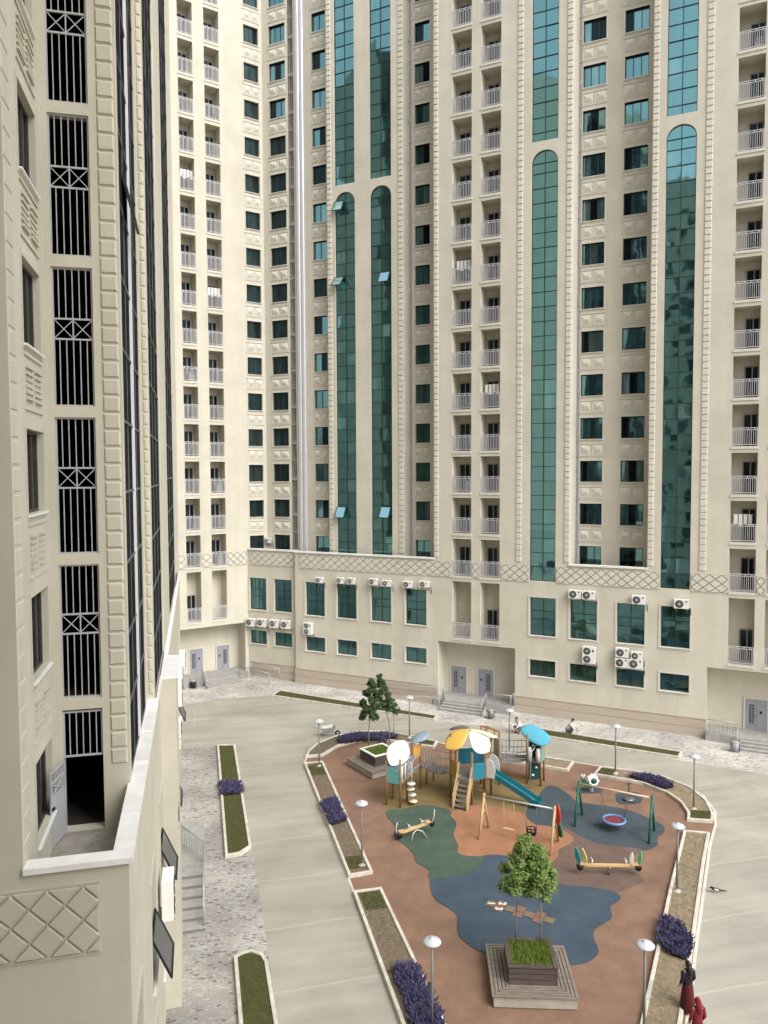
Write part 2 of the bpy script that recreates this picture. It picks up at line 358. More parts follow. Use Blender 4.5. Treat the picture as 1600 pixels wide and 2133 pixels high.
def ac_mesh(w=.82, h=.56, fans=1):
    def f():
        b = MB(); d = .32; c = .02
        b.box(0, w, 0, d, 0, h)
        fh = h / fans
        for i in range(fans):
            cx, cz = w * .36, fh * (i + .5); R = min(fh, w * .68) * .42
            b.lathe((cx, -.004, cz), [(R, 0), (R, .012)], 20, 1, Matrix.Rotation(math.pi / 2, 4, 'X'))
            for rr in (.45, .75): b.lathe((cx, -.018, cz), [(R * rr, 0), (R * rr, .006), (R * rr - .012, .007)], 16, 2, Matrix.Rotation(math.pi / 2, 4, 'X'))
            for a in range(4): v = Vector((math.cos(a * .785), 0, math.sin(a * .785))) * R; b.bar(Vector((cx, -.026, cz)) - v, Vector((cx, -.026, cz)) + v, .012, .008, 2)
            b.lathe((cx, -.03, cz), [(.05, 0), (.04, .012)], 10, 0, Matrix.Rotation(math.pi / 2, 4, 'X'))
        b.box(w * .78, w * .9, -.006, 0, h * .7, h * .85, 1)
        for j in range(5): b.box(w, w + .006, .06, d - .06, h * .2 + j * h * .13, h * .2 + j * h * .13 + .03, 1)
        return b.mesh("ac_case", [WHITE, BLACK, STEEL])
    return cached(("ac", w, h, fans), f)
def ac_bracket(w):
    def f():
        b = MB()
        for x in (.12, w - .12): b.box(x - .02, x + .02, -.02, .42, -.05, -.003); b.box(x - .02, x + .02, .38, .42, -.3, -.05)
        b.tube([(w - .05, .2, .05), (w + .08, .25, .02), (w + .1, .36, -.15), (w + .1, .4, -.5)], .02, 6, 1)
        return b.mesh("bracket", [STEEL, BLACK])
    return cached(("acb", w), f)
def ac(lo, d, u_label, w=.82, h=.56, fans=1, inv=None):
    rz = math.atan2(d.y, d.x); r = empty("air_conditioner", lo, rz)
    put("case", ac_mesh(w, h, fans), r, bevel=.015); put("bracket", ac_bracket(w), r)
    tag(r, u_label, "air conditioner", "outdoor air conditioning units fixed to the facades"); return r
# ================================================================== BIG BLOCK (opposite side of the yard)
ZP, ZT = 10.85, 60.0
mroot = empty("apartment_block", (ML.o.x, ML.o.y, 0), math.atan2(ML.d.y, ML.d.x))
tag(mroot, "tall cream apartment block with teal glass strips and columns of balconies across the yard", "building")
FM = Face(mroot, (0, 0), (1, 0))
NF = 16
DP = 2.0                                                     # recess of the window bays
KP = 1.0                                                     # pier with the twin glass strips
front, rec = [], []
front += [(-.14, 12.2, ZP, ZT, None, 0), (22.36, 27.5, ZP, ZT, None, 0)]
LOG = [(13.66, 15.15), (15.85, 17.32), (32.52, 34.03), (34.62, 36.1)]
for n, (a, b) in enumerate(LOG):
    for j in range(NF): front.append((a, b, 12.8 + ST * j - (0), min(15.5 + ST * j, ZT - .5), 1.3, 1))
    front.append((a, b, 9.62, 12.45, 1.3, 1)); front.append((a, b, 4.95, 9.28, 1.3, 1))
STR = [(19.54, 21.37), (28.36, 30.18)]
ARCH = 39.55
for a, b in STR: front += [(a, b, 9.65, ARCH, .18, 0), (a, b, ARCH + .62, 57.0, .18, 0)]
TW = [(.85, 2.67), (3.79, 5.58), (6.86, 8.62), (9.83, 11.58), (19.57, 21.42), (22.43, 24.27), (25.6, 27.4), (28.42, 30.23)]
for a, b in TW: front += [(a, b, 5.74, 8.47, .18, 0), (a, b, 2.80, 3.98, .18, 0)]
ENT = [(12.5, 18.5), (31.3, 37.6)]
for a, b in ENT: front.append((a, b, .02, 4.65, 1.5, 1))
mb = MB(); FM.wall(mb, -.14, 44, 0, ZT, front)
# arch spandrels for the strips
def spandrel(mb, F, u0, u1, z, k, dp, rise=.85, m=0):
    n = 14; c = (u0 + u1) / 2; a = (u1 - u0) / 2; base = z - rise
    arc = [(c + a * math.cos(math.pi - math.pi * i / n), base + rise * math.sin(math.pi * i / n)) for i in range(n + 1)]
    for p, q in zip(arc, arc[1:]):
        mb.quad(F.P(p[0], k, p[1]), F.P(q[0], k, q[1]), F.P(q[0], k, z + .001), F.P(p[0], k, z + .001), m)
        mb.quad(F.P(p[0], k, p[1]), F.P(p[0], k + dp, p[1]), F.P(q[0], k + dp, q[1]), F.P(q[0], k, q[1]), m)
for a, b in STR: spandrel(mb, FM, a, b, ARCH, 0, .18)
# returns of the projecting bays, sides, back, roof
for u, k0, k1, z0, s in ((12.2, 0, DP, ZP, -1), (22.36, 0, DP, ZP, 1), (27.5, 0, DP, ZP, -1), (44, 0, 16, 0, 1)):
    q = [FM.P(u, k0, z0), FM.P(u, k1, z0), FM.P(u, k1, ZT), FM.P(u, k0, ZT)]
    mb.quad(*(q if s > 0 else q[::-1]))
mb.quad(FM.P(44, 16, 0), FM.P(-4.2, 16, 0), FM.P(-4.2, 16, ZT), FM.P(44, 16, ZT))
# podium return on the left, set-back podium wall with its windows
PLK, PLU = .35, -5.14
PW = [(ML.u(520, PLK, 1240), ML.u(555, PLK, 1240)), (ML.u(571, PLK, 1240), ML.u(608, PLK, 1240))]
hp = []
for a, b in PW: hp += [(a, b, 5.74, 8.47, .18, 0), (a, b, 2.80, 3.98, .18, 0)]
FM.wall(mb, PLU, -.14, 0, ZP, hp, PLK)
mb.quad(FM.P(-.14, PLK, 0), FM.P(-.14, 0, 0), FM.P(-.14, 0, ZP), FM.P(-.14, PLK, ZP))
wall_o = mb.build("wall", PLASTER, mroot)
# terrace floors behind the parapets + recess walls
W660, W880, W575 = (ML.u(657, DP), ML.u(685, DP)), (ML.u(866, DP), ML.u(896.5, DP)), (ML.u(570, DP), ML.u(603, DP))
W1237, W1325 = (22.62, 24.17), (25.42, 26.99)
rw = MB(); hr = []
for a, b in (W660, W880, W575, W1237, W1325):
    for j in range(NF): hr.append((a, b, 10.58 + ST * j, 12.08 + ST * j, .16, 0))
SL = (ML.u(608, DP), ML.u(619, DP)); hr.append((SL[0], SL[1], ZP, ZT - 1, 1.0, 1))
FM.wall(rw, -4.18, 12.2, ZP - 1.2, ZT, hr, DP); FM.wall(rw, 22.36, 27.5, ZP - 1.2, ZT, hr, DP)
# pier with the twin strips
PU0, PU1 = ML.u(686, KP), ML.u(842, KP)
SB, SC = (ML.u(702, KP), ML.u(742.5, KP)), (ML.u(774, KP), ML.u(817, KP)); ARC2 = 39.6
hs_ = []
for a, b in (SB, SC): hs_ += [(a, b, ZP - .1, ARC2, .18, 0), (a, b, ARC2 + .6, 57, .18, 0)]
FM.wall(rw, PU0, PU1, ZP - 1.2, ZT, hs_, KP)
for a, b in (SB, SC): spandrel(rw, FM, a, b, ARC2, KP, .18)
rw.quad(FM.P(PU1, KP, ZP - 1.2), FM.P(PU1, DP, ZP - 1.2), FM.P(PU1, DP, ZT), FM.P(PU1, KP, ZT))
rw.quad(FM.P(PU0, DP, ZP - 1.2), FM.P(PU0, KP, ZP - 1.2), FM.P(PU0, KP, ZT), FM.P(PU0, DP, ZT))
rw.build("recess_wall", PLASTER, mroot)
tf = MB(); tf2 = MB(); tf.quad(FM.P(-5.1, .36, ZP - .9), FM.P(12.2, .1, ZP - .9), FM.P(12.2, DP, ZP - .9), FM.P(-4.2, DP, ZP - .9)); tf2.quad(FM.P(22.4, .1, ZP - .9), FM.P(27.5, .1, ZP - .9), FM.P(27.5, DP, ZP - .9), FM.P(22.4, DP, ZP - .9))
tf.build("terrace_floor", LEAD, mroot); tf2.build("terrace_floor", LEAD, mroot)
rf = MB(); rf.quad(FM.P(-4.2, 2, ZT), FM.P(44, 2, ZT), FM.P(44, 16, ZT), FM.P(-4.2, 16, ZT)); rf.box(12.2, 22.36, 0, 2, ZT, ZT + .01); rf.box(27.5, 44, 0, 2, ZT, ZT + .01)
rf.build("roof", LEAD, mroot)
for x in ((-.22, 12.24, -.10, .28, ZP, ZP + .12), (22.32, 27.54, -.10, .28, ZP, ZP + .12), (PLU + .1, -.222, PLK - .10, PLK + .28, ZP + .01, ZP + .13)): cp = MB(); cp.box(*x); cp.build("parapet_cap", CAP, mroot)
# windows, relief panels
for (a, b) in (W660, W880, W575, W1237, W1325):
    for j in range(NF):
        window(FM, a, b, 10.58 + ST * j, 12.08 + ST * j, DP, nv=3 if b - a > 1.35 else 2, mt=GLASSWD if (a, b) == W575 and j < 12 else GLASSW)
        if j < NF - 1: FM.put("relief_panel", relief_mesh(b - a + .1, .72), a - .05, DP, 12.52 + ST * j)
for a, b in TW + []:
    window(FM, a, b, 5.74, 8.47, 0, .18, nv=2, trim=.14, zs=(1.15, 1.75), mt=GLASSP); window(FM, a, b, 2.80, 3.98, 0, .18, nv=2, trim=.14, mt=GLASSP)
for a, b in PW:
    window(FM, a, b, 5.74, 8.47, PLK, .18, nv=2, trim=.14, zs=(1.15, 1.75), mt=GLASSP); window(FM, a, b, 2.80, 3.98, PLK, .18, nv=2, trim=.14, mt=GLASSP)
# glass strips
def strip(F, u0, u1, z0, z1, k, arch=True, row=1.0133, seed=0):
    w, h = u1 - u0, z1 - z0; rise = .85; r = random.Random(seed); g = MB(); mu = MB()
    n = int(h / row); zs = [h - row * (n - i) for i in range(n)] if not arch else [i * row for i in range(1, n)]
    zs = [0.0] + [z for z in zs if .2 < z < h - (rise + .05 if arch else .1)] + [h - (rise if arch else 0)]
    for c, d in zip(zs, zs[1:]):
        for i in range(2):
            t = [r.uniform(-.009, .009) for _ in range(3)]
            g.quad((w * i / 2 + .015, .06 + t[0], c + .01), (w * (i + 1) / 2 - .015, .06 + t[1], c + .01), (w * (i + 1) / 2 - .015, .06 + t[1] + t[2], d - .01), (w * i / 2 + .015, .06 + t[0] + t[2], d - .01), r.choices((0, 1, 2), (6, 1, 2))[0])
        if c > 0: mu.box(.03, w - .03, 0.01, .07, c - .022, c + .022)
    if arch:
        a = w / 2; pts = [(a + a * math.cos(math.pi - math.pi * i / 14), h - rise + rise * math.sin(math.pi * i / 14)) for i in range(15)]
        g.add([(p[0], .06, p[1]) for p in pts], [tuple(range(14, -1, -1))])
        mu.box(.03, w - .03, .01, .07, h - rise - .022, h - rise + .022)
        for p, q in zip(pts, pts[1:]): mu.bar((p[0], .03, p[1]), (q[0], .03, q[1]), .07, .05, up=(0, 1, 0))
    zt = h - (rise if arch else 0)
    mu.box(0, .045, 0, .08, 0, zt); mu.box(w - .045, w, 0, .08, 0, zt); mu.box(w / 2 - .025, w / 2 + .025, 0.005, .07, .04, h - .03); mu.box(.045, w - .045, 0, .08, 0, .04)
    o = F.put("glass_strip", g.mesh("glass_strip", VAR["glass_teal"]), u0, k + .10, z0)
    mu.build("mullions", FRAMED, o); return o
sid = 0
for a, b in STR:
    strip(FM, a, b, 9.65, ARCH, 0, True, seed=sid); strip(FM, a, b, ARCH + .62, 57, 0, False, seed=sid + 50); sid += 1
for a, b in (SB, SC):
    strip(FM, a, b, ZP - .1, ARC2, KP, True, seed=sid); strip(FM, a, b, ARC2 + .6, 57, KP, False, seed=sid + 50); sid += 1
def sash(F, px, py, k, w, h, ang, shift=0):
    u, z = ML.hit(px, py, k); b = MB(); fr = .05
    b.box(0, fr, 0, .05, -h, 0); b.box(w - fr, w, 0, .05, -h, 0); b.box(fr, w - fr, 0, .05, -fr, 0); b.box(fr, w - fr, 0, .05, -h, -h + fr); b.box(fr, w - fr, .02, .028, -h + fr, -fr, 1)
    o = F.put("open_sash", b.mesh("open_sash", [FRAMED, SKYGL]), u, k - .02, z); o.rotation_euler = (-math.radians(ang), 0, o.rotation_euler.z)
SKYGL = mat("glass_sash", (.42, .72, .80), .08, metal=1.0)
for px, py, an in ((697, 420, 30), (697, 578, 40), (792, 567, 30), (702, 1055, 28), (794, 1055, 30)): sash(FM, px, py, KP, .86, 1.0, an)
u_, z_ = ML.hit(1216, 1298, 0); 
# quoins and lozenge bands
for a, b, k, z0 in ((ML.u(686.5, KP), ML.u(695, KP), KP, ZP + .2), (ML.u(831.5, KP), ML.u(841, KP), KP, ZP + .2), (12.22, 12.56, 0, 11.05), (18.55, 18.92, 0, 10.95), (21.98, 22.34, 0, 11.1), (27.52, 27.88, 0, 11.1), (30.72, 31.12, 0, 10.95)):
    FM.put("quoin_strip", quoin_mesh(b - a, z0, ZT - .5), a, k, 0)
for a, b, k in ((PLU + .35, -.3, PLK), (.3, 13.6, 0), (15.2, 15.8, 0), (17.4, 19.5, 0), (21.42, 28.3, 0), (30.24, 32.46, 0), (34.08, 34.58, 0), (36.2, 43.8, 0)):
    FM.put("diamond_band", diamond_mesh(b - a, 1.16, .72), a, k, 9.56)
for a, b, k in ((PLU + .3, -.2, PLK), (-.2, 12.5, 0), (18.5, 31.3, 0), (37.6, 44, 0)):
    pl = MB()
    pl.box(a, b, k - .07, k + .005, 0, .58); pl.box(a, b, k - .05, k + .005, .61, 1.14); pl.box(a, b, k - .065, k + .005, 1.17, 1.24)
    pl.build("plinth", STONE, mroot)
# balconies
for n, (a, b) in enumerate(LOG):
    for j in range(NF): loggia(FM, a, b, 12.8 + ST * j, 0, 1.3, a + (.12 if n < 2 else .62))
    loggia(FM, a, b, 9.62, 0, 1.3, a + (.12 if n < 2 else .62)); loggia(FM, a, b, 4.95, 0, 1.3, a + (.12 if n < 2 else .62), door=n != 0)
# gate column in the slit, metal duct, conduit at the right bay
gs = MB(); w = SL[1] - SL[0]
for j in range(NF * 2):
    z = ZP + ST / 2 * j
    gs.box(0, w, -.02, .03, z, z + .06)
    if j % 2 == 0: gs.box(0, w, .0, .5, z - .12, z)
    for i in range(1, 3): gs.box(w * i / 3 - .015, w * i / 3 + .015, 0, .02, z + .06, z + ST / 2)
    for s in (0, 1): gs.bar((w * s, 0, z + .06), (w * (1 - s), 0, z + .34), .02)
gs.box(-.03, .02, -.02, .02, ZP, ZT - 1); gs.box(w - .02, w + .03, -.02, .02, ZP, ZT - 1)
FM.put("gate_column", gs.mesh("gate_column", STEELL), SL[0], DP + .03, 0)
du = MB(); u0, u1 = ML.u(625.5, DP), ML.u(641, DP); w = u1 - u0
for a, b in ((0, w * .46), (w * .54, w)): du.prism([(a, 0.002), (a, -.18), (a + .06, -.24), (b - .06, -.24), (b, -.18), (b, .002)][::1], ZP - .9, ZT - .2)
du.box(w * .4, w * .6, -.14, .002, ZP - .9, ZT - .2)
FM.put("ventilation_duct", du.mesh("ventilation_duct", DUCT), u0, DP, 0)
for u, k, name in ((PU1 + .1, DP, "gate_column"), (22.40, DP, "conduit")):
    c = MB(); c.box(0, .16, -.05, .0, ZP, ZT - 1, 1)
    for j in range(NF * 2): c.box(-.01, .17, -.09, -.052, ZP + ST / 2 * j, ZP + ST / 2 * j + (.1 if j % 2 else .28), 0)
    FM.put(name, c.mesh(name, [STEELL, FRAMEG]), u, k, 0)
# entrance doors
def entrance_door(F, u0, u1, z0, z1, k, side):
    w, h = u1 - u0, z1 - z0; b = MB(); b.box(0, w, -.05, .01, 0, h); b.box(w * .5 - .008, w * .5 + .008, -.056, -.05, .02, h - .02, 1)
    o = F.put("door", b.mesh("door", [DOORG, BLACK]), u0, k, z0)
    put("surround", surround_mesh(w, h, .10, .07, PLASTER2), o, (0, 0, 0))
    g = MB(); gx = w * (.30 if side else .68); g.box(gx - .14, gx + .14, -.062, -.0505, h * .2, h * .82, 1)
    for i in range(12): z = h * (.22 + .05 * i); g.box(gx - .13, gx + .13, -.075, -.062, z, z + .035, 0)
    g.box(gx - .012, gx + .012, -.08, -.064, h * .2, h * .82, 0)
    put("grille", g.mesh("grille", [DOORG, BLACK]), o)
    i_ = MB(); ix = w * (.72 if side else .22); i_.box(ix - .06, ix + .06, -.075, -.051, h * .55, h * .63, 0); i_.box(w * .46, w * .48, -.10, -.051, h * .42, h * .5, 1); put("intercom", i_.mesh("intercom", [BLACK, STEELL]), o)
LZ = .45
e1 = ML.u(940, 1.5, 1420), ML.u(972, 1.5, 1420), ML.u(996, 1.5, 1420), ML.u(1028, 1.5, 1420)
entrance_door(FM, e1[0], e1[1], LZ, LZ + 2.05, 1.5, 1); entrance_door(FM, e1[2], e1[3], LZ, LZ + 2.05, 1.5, 0)
entrance_door(FM, ML.u(1552, 1.5, 1500), ML.u(1598, 1.5, 1500), LZ, LZ + 2.05, 1.5, 1); entrance_door(FM, 35.8, 37.0, LZ, LZ + 2.05, 1.5, 0)

# ================================================================== FAR LEFT WING
lroot = empty("apartment_wing", (LL.o.x, LL.o.y, 0), _a)
tag(lroot, "cream apartment wing with two balcony columns turned towards the yard at far left", "building")
FL = Face(lroot, (0, 0), (1, 0))
hl = []; LLOG = [(-7.28, -6.05), (-5.1, -3.82)]
for a, b in LLOG:
    for j in range(NF): hl.append((a, b, 12.66 + ST * j, 15.32 + ST * j, 1.2, 1))
    hl.append((a, b, 9.6, 12.3, 1.2, 1)); hl.append((a, b, 5.05, 9.26, 1.2, 1))
LW = (-1.66, -.33)
for j in range(NF): hl.append((*LW, 10.58 + ST * j, 12.02 + ST * j, .16, 0))
hl.append((-8.05, -2.2, .02, 4.6, 1.6, 1)); hl.append((-1.9, 0, 0, ZP - 1.2, None, 0))
mb = MB(); FL.wall(mb, -14, 0, 0, ZT, hl)
mb.quad(FL.P(-14, 14, 0), FL.P(-14, 0, 0), FL.P(-14, 0, ZT), FL.P(-14, 14, ZT)); mb.quad(FL.P(0, 0, ZP), FL.P(0, 14, ZP), FL.P(0, 14, ZT), FL.P(0, 0, ZT)); mb.quad(FL.P(0, 14, 0), FL.P(-14, 14, 0), FL.P(-14, 14, ZT), FL.P(0, 14, ZT))
mb.build("wall", PLASTER, lroot)
r_ = MB(); r_.quad(FL.P(-14, 0, ZT), FL.P(0, 0, ZT), FL.P(0, 14, ZT), FL.P(-14, 14, ZT)); r_.build("roof", LEAD, lroot)
for j in range(NF):
    window(FL, LW[0], LW[1], 10.58 + ST * j, 12.02 + ST * j, 0, nv=2, mt=GLASSWD)
    if j < NF - 1: FL.put("relief_panel", relief_mesh(LW[1] - LW[0] + .1, .72), LW[0] - .05, 0, 12.5 + ST * j)
for n, (a, b) in enumerate(LLOG):
    for j in range(NF): loggia(FL, a, b, 12.66 + ST * j, 0, 1.2, b - .95)
    loggia(FL, a, b, 9.6, 0, 1.2, b - .95); loggia(FL, a, b, 5.05, 0, 1.2, b - .95, door=n == 0)
for a, b in ((-13.9, -7.35), (-6.0, -5.15), (-3.76, -1.95)): FL.put("diamond_band", diamond_mesh(b - a, 1.16, .72), a, 0, 9.56)
entrance_door(FL, -6.6, -5.45, LZ, LZ + 2.05, 1.6, 1); entrance_door(FL, -4.2, -3.05, LZ, LZ + 2.05, 1.6, 0)

# ================================================================== NEAR LEFT BLOCK
nroot = empty("apartment_tower", (NL.o.x, NL.o.y, 0), math.atan2(DR.y, DR.x))
tag(nroot, "nearest cream apartment tower at left with barred openings, quoins and lozenge panel", "building")
NFm = Face(nroot, (0, 0), (1, 0)); NT = 60.0; NS = 2.97
NP = 10.86; TFZ = 10.05
mb = MB()
# front wall (faces the camera)
NFm.wall(mb, -14, -1.64, 0, NT, []); NFm.wall(mb, -1.64, 0, 0, NP, [])
# wall A, faces the yard; windows
FA = Face(nroot, (-1.64, 0), (0, 1)); ha = []
AW = (1.14, 2.68)
for j in range(-1, 15): ha.append((*AW, 13.72 + NS * j, 15.22 + NS * j, .11, 0))
FA.wall(mb, 0, 3.2, TFZ, NT, ha)
# wall B, faces the camera: barred openings
FB = Face(nroot, (-1.64, 3.2), (1, 0)); GA, GB = .13, .90; hb = []
hb.append((GA, GB, TFZ + .02, 12.59, .28, 0))
for j in range(15): hb.append((GA, GB, 12.81 + NS * j, 12.59 + NS * (j + 1), .28, 0))
FB.wall(mb, 0, 1.42, TFZ, NT, hb)
FC = Face(nroot, (-.22, 3.2), (0, 1))
C1 = (.35, 5.2); hc = [(*C1, NP + .15, 58, .06, 0)]
FC.wall(mb, 0, 5.9, NP - .6, NT, hc)
FB2 = Face(nroot, (-.22, 9.1), (1, 0)); FB2.wall(mb, 0, .19, NP - .6, NT, [])
FC2 = Face(nroot, (-.03, 9.1), (0, 1)); FC2.wall(mb, 0, 6.4, NP - .6, NT, [(.4, 5.9, NP + .15, 58, .06, 0)])
FB3 = Face(nroot, (-.26, 15.5), (1, 0)); FB3.wall(mb, 0, .26, NP - .6, NT, [])
mb.quad(FC2.P(6.4, 0, NP - .6), FC2.P(6.4, .23, NP - .6), FC2.P(6.4, .23, NT), FC2.P(6.4, 0, NT))
FC3 = Face(nroot, (0, 15.5), (0, 1)); FC3.wall(mb, 0, 16, NP - .6, NT, [(6.0, 15.5, NP + .3, 58, .06, 0)])
# podium side, with a projecting part further on
FP = Face(nroot, (0, 0), (0, 1)); hpz = []
NPW = [(.3, 2.0), (5.2, 6.9), (9.8, 11.5)]
for a, b in NPW: hpz += [(a, b, 5.0, 7.6, .18, 0), (a, b, 2.3, 3.5, .18, 0)]
FP.wall(mb, 0, 11.8, 0, NP, hpz)
FPB = Face(nroot, (.48, 11.8), (0, 1)); hp2 = []
NPW2 = []
for a, b in NPW2: hp2 += [(a, b, 5.0, 7.6, .18, 0), (a, b, 2.3, 3.5, .18, 0)]
FPB.wall(mb, 0, 2.8, 0, NP, hp2)
for (x0, x1, y, s) in ((0, .48, 11.8, 1), (.06, .48, 14.6, -1)):
    q = [Vector((x0, y, 0)), Vector((x1, y, 0)), Vector((x1, y, NP)), Vector((x0, y, NP))]; mb.quad(*(q if s > 0 else q[::-1]))
FPC = Face(nroot, (.06, 14.6), (0, 1)); hp3 = []
NPW3 = [(.4, 2.1), (5.3, 7.0), (10.2, 11.9), (15.1, 16.8), (20, 21.7)]
for a, b in NPW3: hp3 += [(a, b, 5.0, 7.6, .18, 0), (a, b, 2.3, 3.5, .18, 0)]
FPC.wall(mb, 0, 23.9, 0, NP, hp3)
mb.quad(Vector((.06, 38.5, 0)), Vector((-14, 38.5, 0)), Vector((-14, 38.5, NT)), Vector((.06, 38.5, NT)))
mb.quad(Vector((-14, 38.5, 0)), Vector((-14, 0, 0)), Vector((-14, 0, NT)), Vector((-14, 38.5, NT)))
# inner face of the parapets round the small terrace
mb.quad(Vector((-1.64, .24, TFZ)), Vector((-1.64, .24, NP)), Vector((-.24, .24, NP)), Vector((-.24, .24, TFZ)))
mb.quad(Vector((-.24, .24, TFZ)), Vector((-.24, .24, NP)), Vector((-.24, 3.2, NP)), Vector((-.24, 3.2, TFZ)))
mb.build("wall", PLASTN, nroot)
tb = MB(); tb.quad(Vector((-1.64, .2, TFZ)), Vector((-.2, .2, TFZ)), Vector((-.2, 3.25, TFZ)), Vector((-1.64, 3.25, TFZ)))
tb.build("terrace_floor", mat("terrace_concrete", (.32, .30, .26), .9, var=.35, scale=3, bump=.3), nroot)
rf = MB(); rf.quad(Vector((-14, 0, NT)), Vector((-1.64, 0, NT)), Vector((-1.64, 38.5, NT)), Vector((-14, 38.5, NT))); rf.quad(Vector((-1.64, 3.2, NT)), Vector((-.22, 3.2, NT)), Vector((0, 31.5, NT)), Vector((-1.64, 38.5, NT))); rf.build("roof", LEAD, nroot)
# parapet caps: sheets of white metal laid end to end, upstand seams
cp = MB(); r = random.Random(3)
cp.box(-1.64, .07, -.07, .27, NP, NP + .10)
def capline(x0, x1, y0, y1, z, step=1.55):
    y = y0
    while y < y1 - .2:
        e = min(y1, y + step * r.uniform(.8, 1.2)); dz = r.uniform(0, .006); cp.box(x0, x1, y + .004, e - .004, z + dz, z + .10 + dz); cp.box(x0 - .003, x1 + .003, e - .02, e + .012, z - .004, z + .113); y = e
capline(-.27, .07, .272, 4.3, NP); capline(-.27, .08, 4.3, 5.1, NP + .06); capline(-.25, .07, 5.1, 8.6, NP); capline(-.22, .08, 8.6, 9.1, NP + .06); capline(-.0, .07, 9.1, 11.8, NP)
capline(.01, .54, 11.8, 14.6, NP); capline(.01, .14, 14.6, 38.5, NP)
cp.build("parapet_cap", CAP, nroot)
# wall A windows, sills, relief
rb = MB()
for i in range(2):
    for j in range(6): rb.box(i * .75, i * .75 + .58, -.02 - .012 * abs(j - 2.5), .002, .04 + j * .11, .09 + j * .11)
rb.box(-.1, 1.43, -.03, .002, .80, .86); rb.box(-.1, 1.43, -.03, .002, -.14, -.08); ribs = rb.mesh("relief_panel", PLASTN)
NEARS = mat("sill_white", (.80, .80, .78), .4)
for j in range(-1, 15):
    z0 = 13.72 + NS * j
    o = window(FA, AW[0], AW[1], z0, z0 + 1.5, 0, .11, nv=3, mt=GLASSD, fr=mat("frame_brown", (.05, .045, .04), .5), trim=.09, pr=.015, tm=PLASTN, sill=False)
    sb = MB(); sb.box(-.03, AW[1] - AW[0] + .03, -.07, .1, -.04, -.004); put("sill", sb.mesh("sill", NEARS), o, (0, -.11, 0))
    if j >= 0: FA.put("relief_panel", ribs, AW[0] + .1, 0, z0 - 1.0)
FA.put("quoin_strip", quoin_mesh(.5, TFZ + .9, NT - 1, pitch=.44, pr=.016, material=PLASTN), .03, 0, 0)
def nquoin(w, z0, z1, pitch=.345):
    b = MB(); z = z0
    while z + pitch < z1:
        h = pitch - .025; c = .035; A = [(0, .002, z), (w, .002, z), (w, .002, z + h), (0, .002, z + h)]; B = [(c, -.032, z + c), (w - c, -.032, z + c), (w - c, -.032, z + h - c), (c, -.032, z + h - c)]
        b.add(A + B, [(0, 1, 5, 4), (1, 2, 6, 5), (2, 3, 7, 6), (3, 0, 4, 7), (4, 5, 6, 7)]); z += pitch
    return b.mesh("quoin_strip", PLASTN)
FB.put("quoin_strip", nquoin(.33, 11.4, NT - 1), 1.05, 0, 0)
FB2.put("quoin_strip", nquoin(.14, NP + .3, NT - 1), .03, 0, 0)
# barred openings
STG = mat("bar_paint", (.42, .42, .44), .5)
def bars(w, h, cross):
    b = MB(); b.box(0, .035, -.02, .02, 0, h); b.box(w - .035, w, -.02, .02, 0, h)
    zs = [0, h - .035] + ([cross - .2, cross + .2] if cross else [])
    for z in zs: b.box(.035, w - .035, -.018, .018, z, z + .035)
    segs = [(0.035, h - .035)] if not cross else [(.035, cross - .2), (cross + .235, h - .035)]
    for i in range(1, 6):
        x = w * i / 6
        for a, c in segs: b.box(x - .009, x + .009, -.009, .009, a, c)
    if cross:
        b.box(w / 2 - .012, w / 2 + .012, -.012, .012, cross - .165, cross + .2)
        for x0, x1 in ((.035, w / 2), (w / 2, w - .035)): b.bar((x0, 0, cross - .165), (x1, 0, cross + .2), .016); b.bar((x0, 0.003, cross + .2), (x1, .003, cross - .165), .016)
    return b.mesh("bar_grille", STG)
bm_ = cached("bars", lambda: bars(GB - GA, 2.75, 1.52)); FB.put("bar_grille", bars(GB - GA, .95, None), GA, .06, 11.6)
for j in range(15): FB.put("bar_grille", bm_, GA, .06, 12.81 + NS * j)
ins = MB()                                                     # stair hall seen through the bars, its unlit gloom painted into the walls
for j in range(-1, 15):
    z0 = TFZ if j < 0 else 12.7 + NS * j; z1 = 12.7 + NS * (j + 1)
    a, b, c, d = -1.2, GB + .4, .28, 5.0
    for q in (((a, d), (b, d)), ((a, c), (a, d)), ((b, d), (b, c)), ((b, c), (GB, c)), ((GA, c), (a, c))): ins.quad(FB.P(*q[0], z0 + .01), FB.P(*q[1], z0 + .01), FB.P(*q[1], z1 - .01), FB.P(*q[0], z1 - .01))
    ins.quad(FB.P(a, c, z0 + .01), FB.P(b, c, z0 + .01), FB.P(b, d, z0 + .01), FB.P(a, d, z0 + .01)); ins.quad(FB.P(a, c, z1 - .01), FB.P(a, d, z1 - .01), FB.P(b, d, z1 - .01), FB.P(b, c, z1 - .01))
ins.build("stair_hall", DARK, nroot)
gd = empty("gate", FB.P(GA + .02, -.02, TFZ + .03), 0); gd.parent = nroot; gd.rotation_euler = (0, 0, math.radians(-102))
g = MB(); gw, gh = .74, 1.5
for x in (0, gw - .04): g.box(x, x + .04, -.015, .015, 0, gh)
for z in (0, gh - .04, .95, 1.25): g.box(.04, gw - .04, -.012, .012, z, z + .035)
g.box(.04, gw - .04, -.004, .004, .035, .95); 
for i in range(1, 7): g.box(gw * i / 7 - .008, gw * i / 7 + .008, -.02, .006, .04, gh - .04)
g.bar((.04, 0, .98), (gw - .04, 0, 1.25), .02); g.bar((.04, .002, 1.25), (gw - .04, .002, .98), .02)
g.build("leaf", STG, gd)
hd = MB(); hd.box(gw - .12, gw - .02, -.05, .05, .75, .79); hd.build("handle", BLACK, gd)
